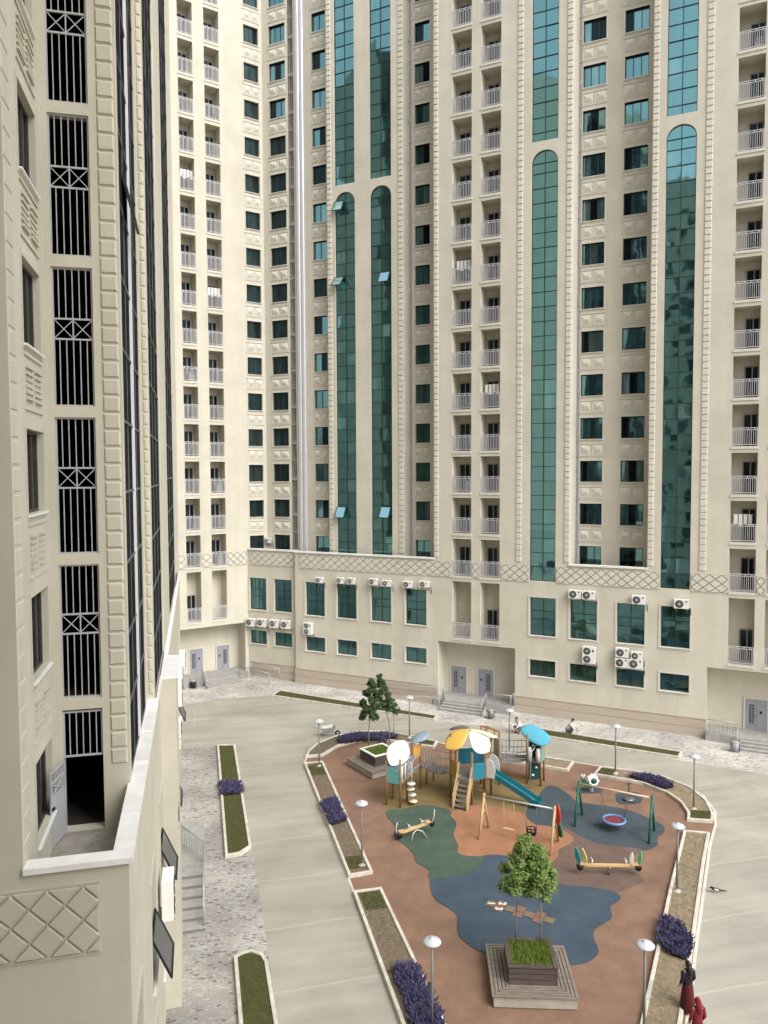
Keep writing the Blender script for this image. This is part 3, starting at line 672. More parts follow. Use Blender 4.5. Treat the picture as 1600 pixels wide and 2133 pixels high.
# glass strips on the yard side
BARW = mat("bar_white", (.74, .75, .77), .4)
def side_strip(F, a, b, z0, z1, k, nv, cols, white=()):
    g = MB(); mu = MB(); w = b - a; rr = random.Random(5)
    z = 0.0
    while z < z1 - z0 - .3:
        h = min(1.5, z1 - z0 - z)
        for i in range(nv):
            t = rr.uniform(-.006, .006); g.quad((w * i / nv, .06 + t, z), (w * (i + 1) / nv, .06 - t, z), (w * (i + 1) / nv, .06 - t, z + h), (w * i / nv, .06 + t, z + h))
        mu.box(0, w, .035, .07, z - .03, z + .03); z += h
    for i in range(nv + 1): x = w * i / nv; wh = i in white; mu.box(x - (.06 if wh else .025), x + (.06 if wh else .025), .0 if wh else .045, .075, 0.03, z1 - z0, 1 if wh else 0)
    o = F.put("glass_strip", g.mesh("glass_strip", GLASSN), a, k, z0); mu.build("mullions", [mat("mullion_near", (.13, .13, .135), .6, spec=.1), BARW], o)
side_strip(FC, *C1, NP + .15, 58, -.03, 4, 2, (2,)); side_strip(FC2, .4, 5.9, NP + .15, 58, -.03, 3, 2); side_strip(FC3, 6.0, 15.5, NP + .3, 58, -.03, 3, 2)
side_s = MB(); side_s.box(0, 1.1, -.012, .05, -1.0, 0); o = FC.put("open_sash", side_s.mesh("open_sash", FRAMED), 1.3, -.01, 23.9); o.rotation_euler = (math.radians(-14), 0, o.rotation_euler.z)
# lozenge panel on the front
NFm.put("diamond_band", diamond_mesh(13.4, 1.16, .56, pr=.05, gap=.024, material=PLASTN, grout=PLASTN), -13.86, 0, 9.40)
# podium windows with tilted top-hung sashes
for F_, L_ in ((FP, NPW), (FPB, NPW2), (FPC, NPW3)):
    for a, b in L_:
        window(F_, a, b, 5.0, 7.6, 0, .18, nv=2, mt=GLASSD, trim=.12, tm=PLASTN, fr=FRAMEG, zs=(1.0, 1.6)); window(F_, a, b, 2.3, 3.5, 0, .18, nv=2, mt=GLASSD, trim=.12, tm=PLASTN, fr=FRAMEG)
TS = mat("sash_grey", (.10, .105, .11), .25, spec=.8)
for F_, u, z in ((FP, .35, 6.3), (FP, 5.25, 6.3), (FP, 9.85, 6.3), (FPC, .45, 6.3), (FPC, 10.3, 6.3)):
    b = MB(); b.box(0, .04, 0, .05, -1.1, 0); b.box(1.36, 1.4, 0, .05, -1.1, 0); b.box(.04, 1.36, 0, .05, -.05, 0); b.box(.04, 1.36, 0, .05, -1.1, -1.05); b.box(.04, 1.36, .02, .03, -1.05, -.05, 1)
    o = F_.put("open_sash", b.mesh("open_sash", [BLACK, TS]), u, -.03, z); o.rotation_euler = (math.radians(-24), 0, o.rotation_euler.z)
# ================================================================== block behind the viewer (shades the yard, shows in the glass)
br = MB(); br.box(-40, 9.0, -16, -1.2, 0, 58)
for i in range(10):
    for j in range(17): br.box(-38 + i * 4.6, -36 + i * 4.6, -1.2, -1.17, 1.5 + 3.04 * j, 3.2 + 3.04 * j, 1)
bb = br.build("apartment_block", [PLASTER, GLASSD]); tag(bb, "cream apartment block the yard is seen from, behind the viewer", "building")
# ================================================================== GROUND
def ground_mat():
    m = bpy.data.materials.new("concrete_road"); m.use_nodes = True; t = m.node_tree; b = t.nodes["Principled BSDF"]; L = t.links
    b.inputs["Roughness"].default_value = .9; b.inputs["Specular IOR Level"].default_value = .2
    tc = nd(t, "ShaderNodeTexCoord"); mp = nd(t, "ShaderNodeMapping"); mp.inputs["Rotation"].default_value = (0, 0, math.radians(-14)); L.new(tc.outputs["Object"], mp.inputs[0])
    n1 = nd(t, "ShaderNodeTexNoise", Scale=.22, Detail=7.0, Roughness=.6, Distortion=.6); L.new(mp.outputs[0], n1.inputs["Vector"])
    ms = nd(t, "ShaderNodeMapping"); ms.inputs["Scale"].default_value = (.12, .9, 1); L.new(mp.outputs[0], ms.inputs[0])
    n2 = nd(t, "ShaderNodeTexNoise", Scale=1.0, Detail=6.0, Roughness=.6); L.new(ms.outputs[0], n2.inputs["Vector"])
    r = nd(t, "ShaderNodeValToRGB"); r.color_ramp.elements[0].position = .32; r.color_ramp.elements[1].position = .68
    r.color_ramp.elements[0].color = (.255, .235, .195, 1); r.color_ramp.elements[1].color = (.42, .395, .34, 1)
    ad = nd(t, "ShaderNodeMath", operation='ADD'); m2 = nd(t, "ShaderNodeMath", operation='MULTIPLY'); m2.inputs[1].default_value = .5; L.new(n2.outputs[0], m2.inputs[0])
    m1 = nd(t, "ShaderNodeMath", operation='MULTIPLY'); m1.inputs[1].default_value = .5; L.new(n1.outputs[0], m1.inputs[0]); L.new(m1.outputs[0], ad.inputs[0]); L.new(m2.outputs[0], ad.inputs[1]); L.new(ad.outputs[0], r.inputs[0])
    # pour joints every few metres: pale seams of slurry
    w = nd(t, "ShaderNodeTexBrick"); w.inputs["Scale"].default_value = 1.0; w.inputs["Brick Width"].default_value = 30.0; w.inputs["Row Height"].default_value = 3.6; w.inputs["Mortar Size"].default_value = .07; w.inputs["Mortar Smooth"].default_value = 1.0
    nv = nd(t, "ShaderNodeTexNoise", Scale=.5, Detail=3.0); L.new(mp.outputs[0], nv.inputs["Vector"]); av = nd(t, "ShaderNodeMixRGB", blend_type='ADD'); av.inputs[0].default_value = .3; L.new(mp.outputs[0], av.inputs[1]); L.new(nv.outputs["Color"], av.inputs[2]); L.new(av.outputs[0], w.inputs["Vector"])
    mx = nd(t, "ShaderNodeMixRGB"); mx.inputs[2].default_value = (.49, .465, .40, 1)
    k = nd(t, "ShaderNodeMath", operation='MULTIPLY'); k.inputs[1].default_value = .5; L.new(w.outputs["Fac"], k.inputs[0]); L.new(k.outputs[0], mx.inputs[0]); L.new(r.outputs[0], mx.inputs[1]); L.new(mx.outputs[0], b.inputs["Base Color"])
    n3 = nd(t, "ShaderNodeTexNoise", Scale=40.0, Detail=3.0); L.new(tc.outputs["Object"], n3.inputs["Vector"]); bp = nd(t, "ShaderNodeBump", Strength=.2, Distance=.01); L.new(n3.outputs[0], bp.inputs["Height"]); L.new(bp.outputs[0], b.inputs["Normal"])
    return m
def mosaic_mat(dim=1.0):
    m = bpy.data.materials.new("broken_stone_paving"); m.use_nodes = True; t = m.node_tree; b = t.nodes["Principled BSDF"]; L = t.links
    b.inputs["Roughness"].default_value = .8; tc = nd(t, "ShaderNodeTexCoord")
    sm = nd(t, "ShaderNodeMapping"); sm.inputs["Scale"].default_value = (1, 1.9, 1); L.new(tc.outputs["Object"], sm.inputs[0]); v = nd(t, "ShaderNodeTexVoronoi", Scale=5.6); L.new(sm.outputs[0], v.inputs["Vector"]); e = nd(t, "ShaderNodeTexVoronoi", feature='DISTANCE_TO_EDGE', Scale=5.6); L.new(sm.outputs[0], e.inputs["Vector"])
    sp = nd(t, "ShaderNodeSeparateColor"); L.new(v.outputs["Color"], sp.inputs[0])
    r = nd(t, "ShaderNodeValToRGB"); L.new(sp.outputs[0], r.inputs[0]); r.color_ramp.interpolation = 'CONSTANT'
    r.color_ramp.elements[0].color = (.30, .285, .26, 1); r.color_ramp.elements[1].position = .09; r.color_ramp.elements[1].color = (.58, .55, .51, 1)
    for p, c in ((.3, (.64, .62, .59, 1)), (.5, (.56, .53, .49, 1)), (.62, (.70, .69, .67, 1)), (.85, (.64, .57, .50, 1))): q = r.color_ramp.elements.new(p); q.color = c
    g = nd(t, "ShaderNodeMapRange"); g.inputs[1].default_value = .02; g.inputs[2].default_value = .06; L.new(e.outputs["Distance"], g.inputs[0])
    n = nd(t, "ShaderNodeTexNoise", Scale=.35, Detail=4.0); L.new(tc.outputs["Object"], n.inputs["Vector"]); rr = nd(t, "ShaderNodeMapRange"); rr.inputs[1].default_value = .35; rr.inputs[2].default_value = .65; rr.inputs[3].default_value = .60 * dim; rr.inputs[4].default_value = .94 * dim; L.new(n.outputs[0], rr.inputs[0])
    mx = nd(t, "ShaderNodeMixRGB"); mx.inputs[1].default_value = (.45, .43, .39, 1); L.new(g.outputs[0], mx.inputs[0]); L.new(r.outputs[0], mx.inputs[2])
    h = nd(t, "ShaderNodeHueSaturation"); L.new(mx.outputs[0], h.inputs["Color"]); L.new(rr.outputs[0], h.inputs["Value"]); L.new(h.outputs[0], b.inputs["Base Color"])
    bp = nd(t, "ShaderNodeBump", Strength=.4, Distance=.02); L.new(g.outputs[0], bp.inputs["Height"]); L.new(bp.outputs[0], b.inputs["Normal"]); return m
def sheet(name, pts, z, m, parent=None, smooth=0):
    b = MB(); P = [Vector((p.x, p.y, z)) for p in pts]
    if sum(P[i].x * P[(i + 1) % len(P)].y - P[(i + 1) % len(P)].x * P[i].y for i in range(len(P))) < 0: P = P[::-1]
    b.add(P, [tuple(range(len(P)))]); return b.build(name, m, parent)
def spline(px, n=6, z=0.0):                                   # closed Catmull-Rom through points of the plan
    P = [gp(x, y, z) for x, y in px]; out = []
    for i in range(len(P)):
        a, b, c, d = P[i - 1], P[i], P[(i + 1) % len(P)], P[(i + 2) % len(P)]
        for k in range(n):
            t = k / n; out.append(.5 * (2 * b + (c - a) * t + (2 * a - 5 * b + 4 * c - d) * t * t + (3 * b - a - 3 * c + d) * t ** 3))
    return out
b = MB(); b.quad((-300, -300, 0), (300, -300, 0), (300, 300, 0), (-300, 300, 0)); structure(b.build("ground", ground_mat()))
MOS = mosaic_mat()
m1 = [gp(*p) for p in ((340, 1478), (440, 1457), (565, 1449), (580, 1454), (905, 1504), (1010, 1512), (1085, 1527), (1410, 1583), (1600, 1614))]
m1 += [ML.w(44, -4.0, 0), ML.w(44, 1, 0), ML.w(0, .2, 0), LL.w(0, 0, 0), LL.w(-9, 1.5, 0)]
structure(sheet("paving", m1, .004, MOS))
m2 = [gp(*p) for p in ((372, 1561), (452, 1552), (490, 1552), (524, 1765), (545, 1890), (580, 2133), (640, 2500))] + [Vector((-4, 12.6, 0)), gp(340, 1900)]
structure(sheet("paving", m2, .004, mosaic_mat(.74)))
RUB = lambda name, c: mat("rubber_" + name, c, .95, var=.24, scale=.9, bump=.35, bscale=90, spec=.15)
play = [(632, 1592), (638, 1572), (660, 1550), (700, 1534), (750, 1525), (810, 1524), (870, 1535), (950, 1555), (1040, 1566), (1150, 1580), (1260, 1597), (1350, 1612), (1420, 1632), (1465, 1655), (1492, 1690), (1493, 1720), (1482, 1760), (1470, 1850), (1455, 1960), (1435, 2133), (1400, 2420), (1000, 2460), (880, 2240), (835, 2133), (735, 1862)]
kerbr = [gp(*p) for p in play]
def kerb_ring(name, P, w, h, m, z0=0.0, parent=None):
    n = len(P); A = [Vector((p.x, p.y)) for p in P]
    if sum(A[i].x * A[(i + 1) % n].y - A[(i + 1) % n].x * A[i].y for i in range(n)) < 0: A = A[::-1]
    I = []
    for i in range(n):
        d0 = (A[i] - A[i - 1]).normalized(); d1 = (A[(i + 1) % n] - A[i]).normalized(); n0 = Vector((-d0.y, d0.x)); n1 = Vector((-d1.y, d1.x)); q = (n0 + n1)
        q = q.normalized() if q.length > .05 else n0
        I.append(A[i] + q * min(w / max(.45, q.dot(n0)), w * 2))
    b = MB(); c = .012
    def lv(L, z): return [Vector((p.x, p.y, z)) for p in L]
    M1 = [a + (i - a) * (c / w) for a, i in zip(A, I)]; M2 = [i + (a - i) * (c / w) for a, i in zip(A, I)]
    b.add(lv(A, z0) + lv(A, h - c) + lv(M1, h) + lv(M2, h) + lv(I, h - c) + lv(I, z0), [(r * n + i, r * n + (i + 1) % n, (r + 1) * n + (i + 1) % n, (r + 1) * n + i) for r in range(5) for i in range(n)])
    return b.build(name, m, parent), I
KERB = mat("kerb_concrete", (.58, .545, .475), .85, var=.30, scale=2.5, bump=.3)
o, inner = kerb_ring("kerb", kerbr, .12, .02, KERB); structure(o)
structure(sheet("playground_surface", inner, .012, RUB("brown", (.235, .145, .102))))
PAT = [("olive", (.20, .15, .068), [(797, 1668), (812, 1642), (850, 1612), (905, 1598), (970, 1600), (1050, 1610), (1115, 1622), (1142, 1630), (1140, 1648), (1122, 1662), (1114, 1680), (1125, 1694), (1090, 1694), (1040, 1680), (995, 1679), (965, 1691), (935, 1686), (900, 1677), (870, 1684), (825, 1688), (803, 1683)]),
       ("slate", (.064, .085, .098), [(1118, 1664), (1130, 1646), (1146, 1637), (1166, 1643), (1190, 1660), (1205, 1671), (1255, 1678), (1305, 1687), (1350, 1704), (1381, 1721), (1383, 1735), (1370, 1745), (1369, 1762), (1340, 1773), (1300, 1766), (1250, 1762), (1215, 1748), (1190, 1738), (1150, 1722), (1112, 1716), (1095, 1692)]),
       ("mauve", (.158, .108, .088), [(1160, 1720), (1215, 1746), (1250, 1759), (1300, 1765), (1336, 1772), (1316, 1790), (1325, 1815), (1341, 1835), (1322, 1846), (1284, 1860), (1235, 1852), (1150, 1842), (1085, 1815), (1110, 1760)]),
       ("salmon", (.33, .165, .098), [(938, 1698), (950, 1690), (985, 1679), (1030, 1681), (1085, 1694), (1110, 1716), (1155, 1725), (1186, 1738), (1195, 1750), (1185, 1760), (1165, 1770), (1160, 1788), (1120, 1812), (1060, 1788), (1005, 1787), (970, 1784), (953, 1776), (955, 1762), (945, 1740), (951, 1716)]),
       ("blue", (.06, .085, .115), [(897, 1832), (925, 1815), (970, 1805), (1005, 1784), (1060, 1785), (1105, 1812), (1150, 1840), (1235, 1850), (1280, 1860), (1293, 1874), (1272, 1890), (1274, 1914), (1240, 1937), (1238, 1956), (1247, 1985), (1228, 2004), (1190, 2012), (1100, 2012), (1010, 1988), (962, 1958), (953, 1935), (950, 1905), (905, 1872)]),
       ("green", (.072, .107, .08), [(806, 1690), (835, 1687), (890, 1678), (936, 1689), (940, 1702), (951, 1716), (945, 1740), (955, 1762), (953, 1776), (972, 1784), (1006, 1787), (1000, 1804), (965, 1823), (898, 1832), (893, 1812), (868, 1798), (862, 1780), (840, 1758), (820, 1744), (823, 1722), (808, 1704)]),
       ("slate", (.064, .085, .098), [(1283, 1660), (1292, 1652), (1326, 1652), (1338, 1662), (1332, 1674), (1292, 1675)]),
       ("slate", (.064, .085, .098), [(1208, 1642), (1248, 1642), (1252, 1652), (1206, 1652)]),
       ]
for i, (nm, c, px) in enumerate(PAT): structure(sheet("rubber_surface", spline(px, 6), .016 + .004 * i, RUB(nm, c)))
# ------------------------------------------------------------------ hopscotch painted on the blue rubber
TILEA, TILEB = mat("tile_olive", (.17, .135, .08), .95, var=.1), mat("tile_salmon", (.20, .105, .08), .95, var=.12)
hop = empty("hopscotch", gp(1023, 1882, .05)); tag(hop, "hopscotch court of olive and salmon tiles with white numbers on the blue rubber", "hopscotch")
hx = (gp(1150, 1922) - gp(1018, 1884)); hx.z = 0; hx.normalize(); hy = Vector((-hx.y, hx.x, 0)); hop.rotation_euler = (0, 0, math.atan2(hx.y, hx.x))
cells = [(0, 0, 'a', "1"), (1, .5, 'b', "2"), (1, -.5, 'b', "3"), (2, 0, 'a', ""), (3, .5, 'b', ""), (3, -.5, 'b', ""), (4, 0, 'a', ""), (5, .5, 'b', ""), (5, -.5, 'b', ""), (6, 0, 'a', "")]
for cx, cy, k, tx in cells:
    q = .40; b = MB(); b.box(cx * q - .19, cx * q + .19, cy * q - .19, cy * q + .19, 0, .004); t_ = b.build("tile", TILEA if k == 'a' else TILEB, hop)
    if tx:
        cu = bpy.data.curves.new("number", 'FONT'); cu.body = tx; cu.size = .40; cu.align_x = 'CENTER'; cu.align_y = 'CENTER'; cu.offset = .014; cu.materials.append(WHITE)
        tmp = bpy.data.objects.new("number", cu); COL.objects.link(tmp); me = bpy.data.meshes.new_from_object(tmp.evaluated_get(bpy.context.evaluated_depsgraph_get())); bpy.data.objects.remove(tmp)
        f = bpy.data.objects.new("number", me); COL.objects.link(f); f.parent = t_; f.location = (cx * q, cy * q, .009); f.rotation_euler = (0, 0, math.radians(-70))
# ------------------------------------------------------------------ planted beds
SOIL = mat("soil", (.20, .155, .11), 1.0, col2=(.10, .075, .05), scale=6, bump=.8, bscale=18)
DRY = mat("dry_soil", (.30, .245, .165), 1.0, col2=(.16, .125, .08), scale=5, bump=.8, bscale=16)
TURF = mat("turf", (.085, .085, .026), 1.0, col2=(.05, .05, .016), scale=5, bump=.8, bscale=40)
BLADE = mat("grass_blade", (.095, .10, .03), .9, var=.35, scale=3)
STRAW = mat("straw", (.38, .31, .19), .9, var=.4, scale=3)
def inside(p, P):
    c = False
    for i in range(len(P)):
        a, b = P[i], P[i - 1]
        if (a.y > p.y) != (b.y > p.y) and p.x < (b.x - a.x) * (p.y - a.y) / (b.y - a.y) + a.x: c = not c
    return c
def scatter(P, dens, rng):
    x0, x1, y0, y1 = min(p.x for p in P), max(p.x for p in P), min(p.y for p in P), max(p.y for p in P)
    for _ in range(int((x1 - x0) * (y1 - y0) * dens)):
        p = Vector((rng.uniform(x0, x1), rng.uniform(y0, y1)))
        if inside(p, P): yield p
def blades(b, P, z, dens, h, w, rng, m=0):
    for p in scatter(P, dens, rng):
        a = rng.uniform(0, 6.28); hh = h * rng.uniform(.5, 1.2); dx, dy = math.cos(a) * w, math.sin(a) * w; lx, ly = rng.uniform(-.6, .6) * hh, rng.uniform(-.6, .6) * hh
        b.add([(p.x - dx, p.y - dy, z), (p.x + dx, p.y + dy, z), (p.x + lx, p.y + ly, z + hh)], [(0, 1, 2)], m)
BEDN = [0]
def bed(px, label, kw=.13, kh=.17, soil=SOIL, grass=(), dry=0, fine=1, allgrass=False, kerb=True):
    BEDN[0] += 1; rng = random.Random(BEDN[0]); P = [gp(*p) for p in px]; r = empty("planted_bed", (0, 0, 0))
    c = sum(P, Vector((0, 0, 0))) / len(P); r.location = c; P = [p - c for p in P]
    o, I = kerb_ring("kerb", P, kw, kh if kerb else .11, KERB if kerb else SOIL, 0, r)
    I3 = [Vector((p.x, p.y, 0)) for p in I]; zt = kh - .05
    sheet("turf" if allgrass else "soil", I3, zt, TURF if allgrass else soil, r)
    if allgrass: b = MB(); blades(b, I, zt, 260 * fine, .06, .012, rng); b.build("grass", BLADE, r)["kind"] = "stuff"
    for g in grass:
        G = [gp(*p) - c for p in g]; G = [p for p in G]; t = sheet("turf", G, zt + .012, TURF, r); b = MB(); blades(b, [p.xy for p in G], zt + .01, 300 * fine, .07, .012, rng); gg = b.build("grass", BLADE, t); gg["kind"] = "stuff"
    if dry: b = MB(); blades(b, I, zt, dry, .07, .01, rng); b.build("dry_grass", STRAW, r)["kind"] = "stuff"
    tag(r, label, "flower bed", "kerbed planting beds of the yard"); return r
bed([(633, 1594), (673, 1590), (777, 1822), (726, 1831)], "long kerbed soil bed left of the playground with lavender in its middle", grass=[[(642, 1600), (670, 1597), (679, 1618), (650, 1620)], [(715, 1792), (749, 1787), (763, 1812), (727, 1818)]], dry=40)
bed([(735, 1863), (795, 1855), (985, 2260), (880, 2260)], "long kerbed bed running out of the picture bottom, grass at its far end", grass=[[(749, 1868), (789, 1862), (808, 1897), (762, 1902)]], dry=60)
bed([(636, 1580), (642, 1568), (662, 1551), (700, 1536), (745, 1527), (805, 1526), (860, 1537), (912, 1548), (905, 1560), (850, 1552), (800, 1545), (745, 1547), (705, 1557), (672, 1577)], "curved dark bed with lavender behind the square planter bench", grass=[[(862, 1541), (905, 1549), (900, 1556), (856, 1550)]])
bed([(1045, 1570), (1130, 1580), (1196, 1590), (1183, 1609), (1120, 1598), (1040, 1588)], "short soil bed behind the blue roofed play tower", soil=DRY)
bed([(1250, 1601), (1320, 1609), (1385, 1622), (1440, 1645), (1472, 1672), (1487, 1700), (1485, 1716), (1431, 1712), (1432, 1698), (1418, 1676), (1390, 1656), (1340, 1636), (1236, 1617)], "curved bed at the right top corner of the playground with lavender", soil=DRY, grass=[[(1253, 1604), (1283, 1607), (1277, 1620), (1243, 1615)], [(1440, 1692), (1479, 1695), (1480, 1711), (1438, 1709)]], dry=50)
bed([(1424, 1735), (1479, 1740), (1468, 1800), (1460, 1860), (1447, 1960), (1421, 2133), (1392, 2330), (1290, 2330), (1335, 2133), (1372, 1960), (1393, 1860)], "long bed of dry grass down the right side of the playground", soil=DRY, dry=220, fine=1)
bed([(452, 1556), (490, 1555), (524, 1768), (500, 1784), (469, 1789)], "grass bed with a band of lavender beside the left paving", allgrass=True)
bed([(487, 2000), (505, 1990), (525, 1986), (548, 1994), (558, 2010), (610, 2330), (512, 2330)], "grass bed at the bottom left beside the concrete drive", allgrass=True)
bed([(565, 1452), (582, 1441), (912, 1494), (905, 1503)], "narrow grass strip along the foot of the block left of the entrance steps", allgrass=True, fine=.5)
bed([(1082, 1529), (1095, 1516), (1422, 1570), (1415, 1582)], "narrow grass strip along the foot of the block right of the entrance steps", allgrass=True, fine=.5)
# lavender
LAVF = mat("lavender_flower", (.115, .10, .215), .9, col2=(.055, .05, .11), scale=9); LAVG = mat("lavender_leaf", (.075, .085, .055), .9, var=.3)
def lavender(px, label, n=190, h=.25):
    P = [gp(*p, .12) for p in px]; c = sum(P, Vector((0, 0, 0))) / len(P); A = [(p - c).xy for p in P]; rng = random.Random(int(c.x * 97 + c.y)); r = empty("lavender", c)
    lf, fl = MB(), MB()
    for p in scatter(A, n, rng):
        hh = h * rng.uniform(.65, 1.15)
        for _ in range(5):
            a = rng.uniform(0, 6.28); t = rng.uniform(.05, .26); q = Vector((p.x, p.y, 0)); e = q + Vector((math.cos(a) * t, math.sin(a) * t, hh * rng.uniform(.75, 1.1)))
            s = Vector((-math.sin(a), math.cos(a), 0)) * .02
            lf.add([q - s * 2.2, q + s * 2.2, q + (e - q) * .8], [(0, 1, 2)])
            k = q + (e - q) * .45; s2 = s * rng.uniform(1.1, 1.9); v = Vector((math.cos(a), math.sin(a), -.3)) * .03
            m = (k + e) / 2; fl.add([k, m + s2, e, m - s2, m + v], [(0, 1, 2, 4), (0, 4, 2, 3)])
    fl.build("flowers", LAVF, r); lf.build("leaves", LAVG, r); tag(r, label, "lavender", "purple lavender clumps in the beds")
lavender([(668, 1676), (699, 1667), (721, 1712), (690, 1720)], "lavender clump in the middle of the upper left playground bed")
lavender([(820, 2020), (862, 2010), (915, 2110), (930, 2170), (880, 2190), (845, 2090)], "large lavender clump at the bottom end of the lower left bed", n=190)
lavender([(700, 1540), (740, 1531), (805, 1531), (830, 1538), (790, 1543), (740, 1546), (712, 1551)], "curved lavender clump behind the small square planter", n=190)
lavender([(1310, 1618), (1345, 1617), (1385, 1628), (1402, 1640), (1385, 1645), (1345, 1630)], "dark lavender clump in the curved right corner bed", n=190)
lavender([(1378, 1915), (1412, 1925), (1442, 1965), (1430, 2005), (1400, 1990), (1372, 1970)], "lavender clump in the dry bed right of the playground", n=190)
lavender([(458, 1632), (500, 1630), (505, 1654), (463, 1657)], "neat lavender block across the left grass bed", n=190, h=.2)
lavender([(790, 1546), (800, 1542), (806, 1548), (796, 1552)], "tiny purple clump on the rim of the small square planter", n=80, h=.3)
# ------------------------------------------------------------------ street lamps
LAMPG = mat("lamp_grey", (.20, .20, .21), .5, metal=.3); SHADE = mat("lamp_shade", (.46, .48, .53), .4)
def lamp(p, h, label, lean=(0, 0)):
    r = empty("street_lamp", (p.x, p.y, 0)); t = Vector((lean[0], lean[1], h))
    b = MB(); b.tube([(0, 0, .10), t * .5 + Vector((0, 0, .05)), t], [.045, .04, .035], 10); b.build("pole", LAMPG, r)
    f = MB(); f.lathe((0, 0, 0), [(.17, .0), (.17, .12), (.15, .145), (.06, .15), (.05, .22)], 14); f.build("base", mat("lamp_foot", (.42, .41, .38), .8), r)
    s = MB(); s.lathe(t, [(.05, -.03), (.16, .0), (.285, .035), (.29, .05), (.25, .10), (.15, .145), (.07, .16), (.06, .19), (.02, .20)], 28); s.build("lamp_shade", SHADE, r)
    tag(r, label, "street lamp", "mushroom lamps round the playground")
lamp(gp(665, 1600), 2.75, "mushroom lamp at the far left corner of the playground, next to the wheelbarrow")
lamp(gp(754, 1808), 2.85, "mushroom lamp at the lower end of the upper left bed")
lamp(gp(853, 1540), 2.7, "slim lamp behind the left play tower, near the young trees")
lamp(gp(1061, 1572), 2.7, "lamp rising behind the rope sided play bridge")
lamp(gp(1282, 1615), 2.8, "lamp in the curved corner bed behind the basket swing")
lamp(gp(1445, 1690), 2.8, "lamp at the grassy end of the right corner bed")
lamp(gp(1410, 1862), 2.8, "lamp beside the dry bed right of the long seesaw")
q = gp(900, 1965, 2.85); lamp(q, 2.85, "large near lamp in the lower left bed by the lavender")
q = gp(1344, 1972, 2.85); lamp(q, 2.85, "large near lamp in front of the dry bed at the lower right")
# ------------------------------------------------------------------ square planters with benches
SLAT = mat("bench_slat", (.27, .235, .195), .7, col2=(.13, .105, .085), scale=3, stretch=(1, 8, 8), obj_rand=.1); PBOX = mat("planter_board", (.11, .085, .075), .6, col2=(.06, .045, .04), scale=2, stretch=(1, 1, 10)); PCON = mat("bench_concrete", (.36, .335, .28), .85, var=.2, scale=2)
def planter(c, yaw, label, rim):
    r = empty("planter_bench", (c.x, c.y, .05), yaw); R, I = 1.42, .80
    b = MB(); 
    for s in ((-R + .08, R - .08, -R + .08, -R + .2), (-R + .08, R - .08, R - .2, R - .08), (-R + .08, -R + .2, -R + .2, R - .2), (R - .2, R - .08, -R + .2, R - .2)): b.box(*s, 0, .34)
    b.build("plinth", PCON, r)
    sl = MB()
    for side in range(4):
        M = Matrix.Rotation(side * math.pi / 2, 4, 'Z')
        for j in range(5):
            o = R - .07 - j * .125; sl.box(-o - .05, o - .075 if False else o - .06, -o - .05, -o + .05, .36, .40, 0, M)
        for x in (-.9, -.3, .3, .9): sl.box(x - .02, x + .02, -R + .02, -I - .02, .335, .358, 0, M)
    sl.build("seat", SLAT, r)
    bx = MB()
    for side in range(4):
        M = Matrix.Rotation(side * math.pi / 2, 4, 'Z')
        for j in range(5): z = .02 + j * .19; bx.box(-I, I - .06, -I, -I + .05, z, z + .165, 0, M)
    bx.build("planter_box", PBOX, r)
    rm = MB()
    for side in range(4): rm.box(-I - .03, I - .16, -I - .03, -I + .13, .985, 1.03, 0, Matrix.Rotation(side * math.pi / 2, 4, 'Z'))
    rm.build("rim", rim, r)
    so_ = MB(); so_.quad((-I + .05, -I + .05, .95), (I - .05, -I + .05, .95), (I - .05, I - .05, .95), (-I + .05, I - .05, .95)); so_.build("turf", TURF, r)
    gr = MB(); q = I - .08; rng = random.Random(int(c.x * 50)); blades(gr, [Vector((-q, -q)), Vector((q, -q)), Vector((q, q)), Vector((-q, q))], .95, 1500, .12, .014, rng); g = gr.build("grass", mat("lush_blade", (.15, .21, .03), .9, var=.3), r); g["kind"] = "stuff"
    tag(r, label, "planter bench", "square slatted benches round raised planters"); return r
PB1 = gp(1104, 2020, .45); PB2 = gp(789, 1583, .45)
planter(PB1, math.radians(-3), "near square planter bench with lush grass in front of the blue rubber", PBOX)
v = gp(783, 1607, .4) - gp(723, 1573, .4); planter(PB2, math.atan2(v.y, v.x), "far square planter bench with a white rim beside the left play tower", WHITE)
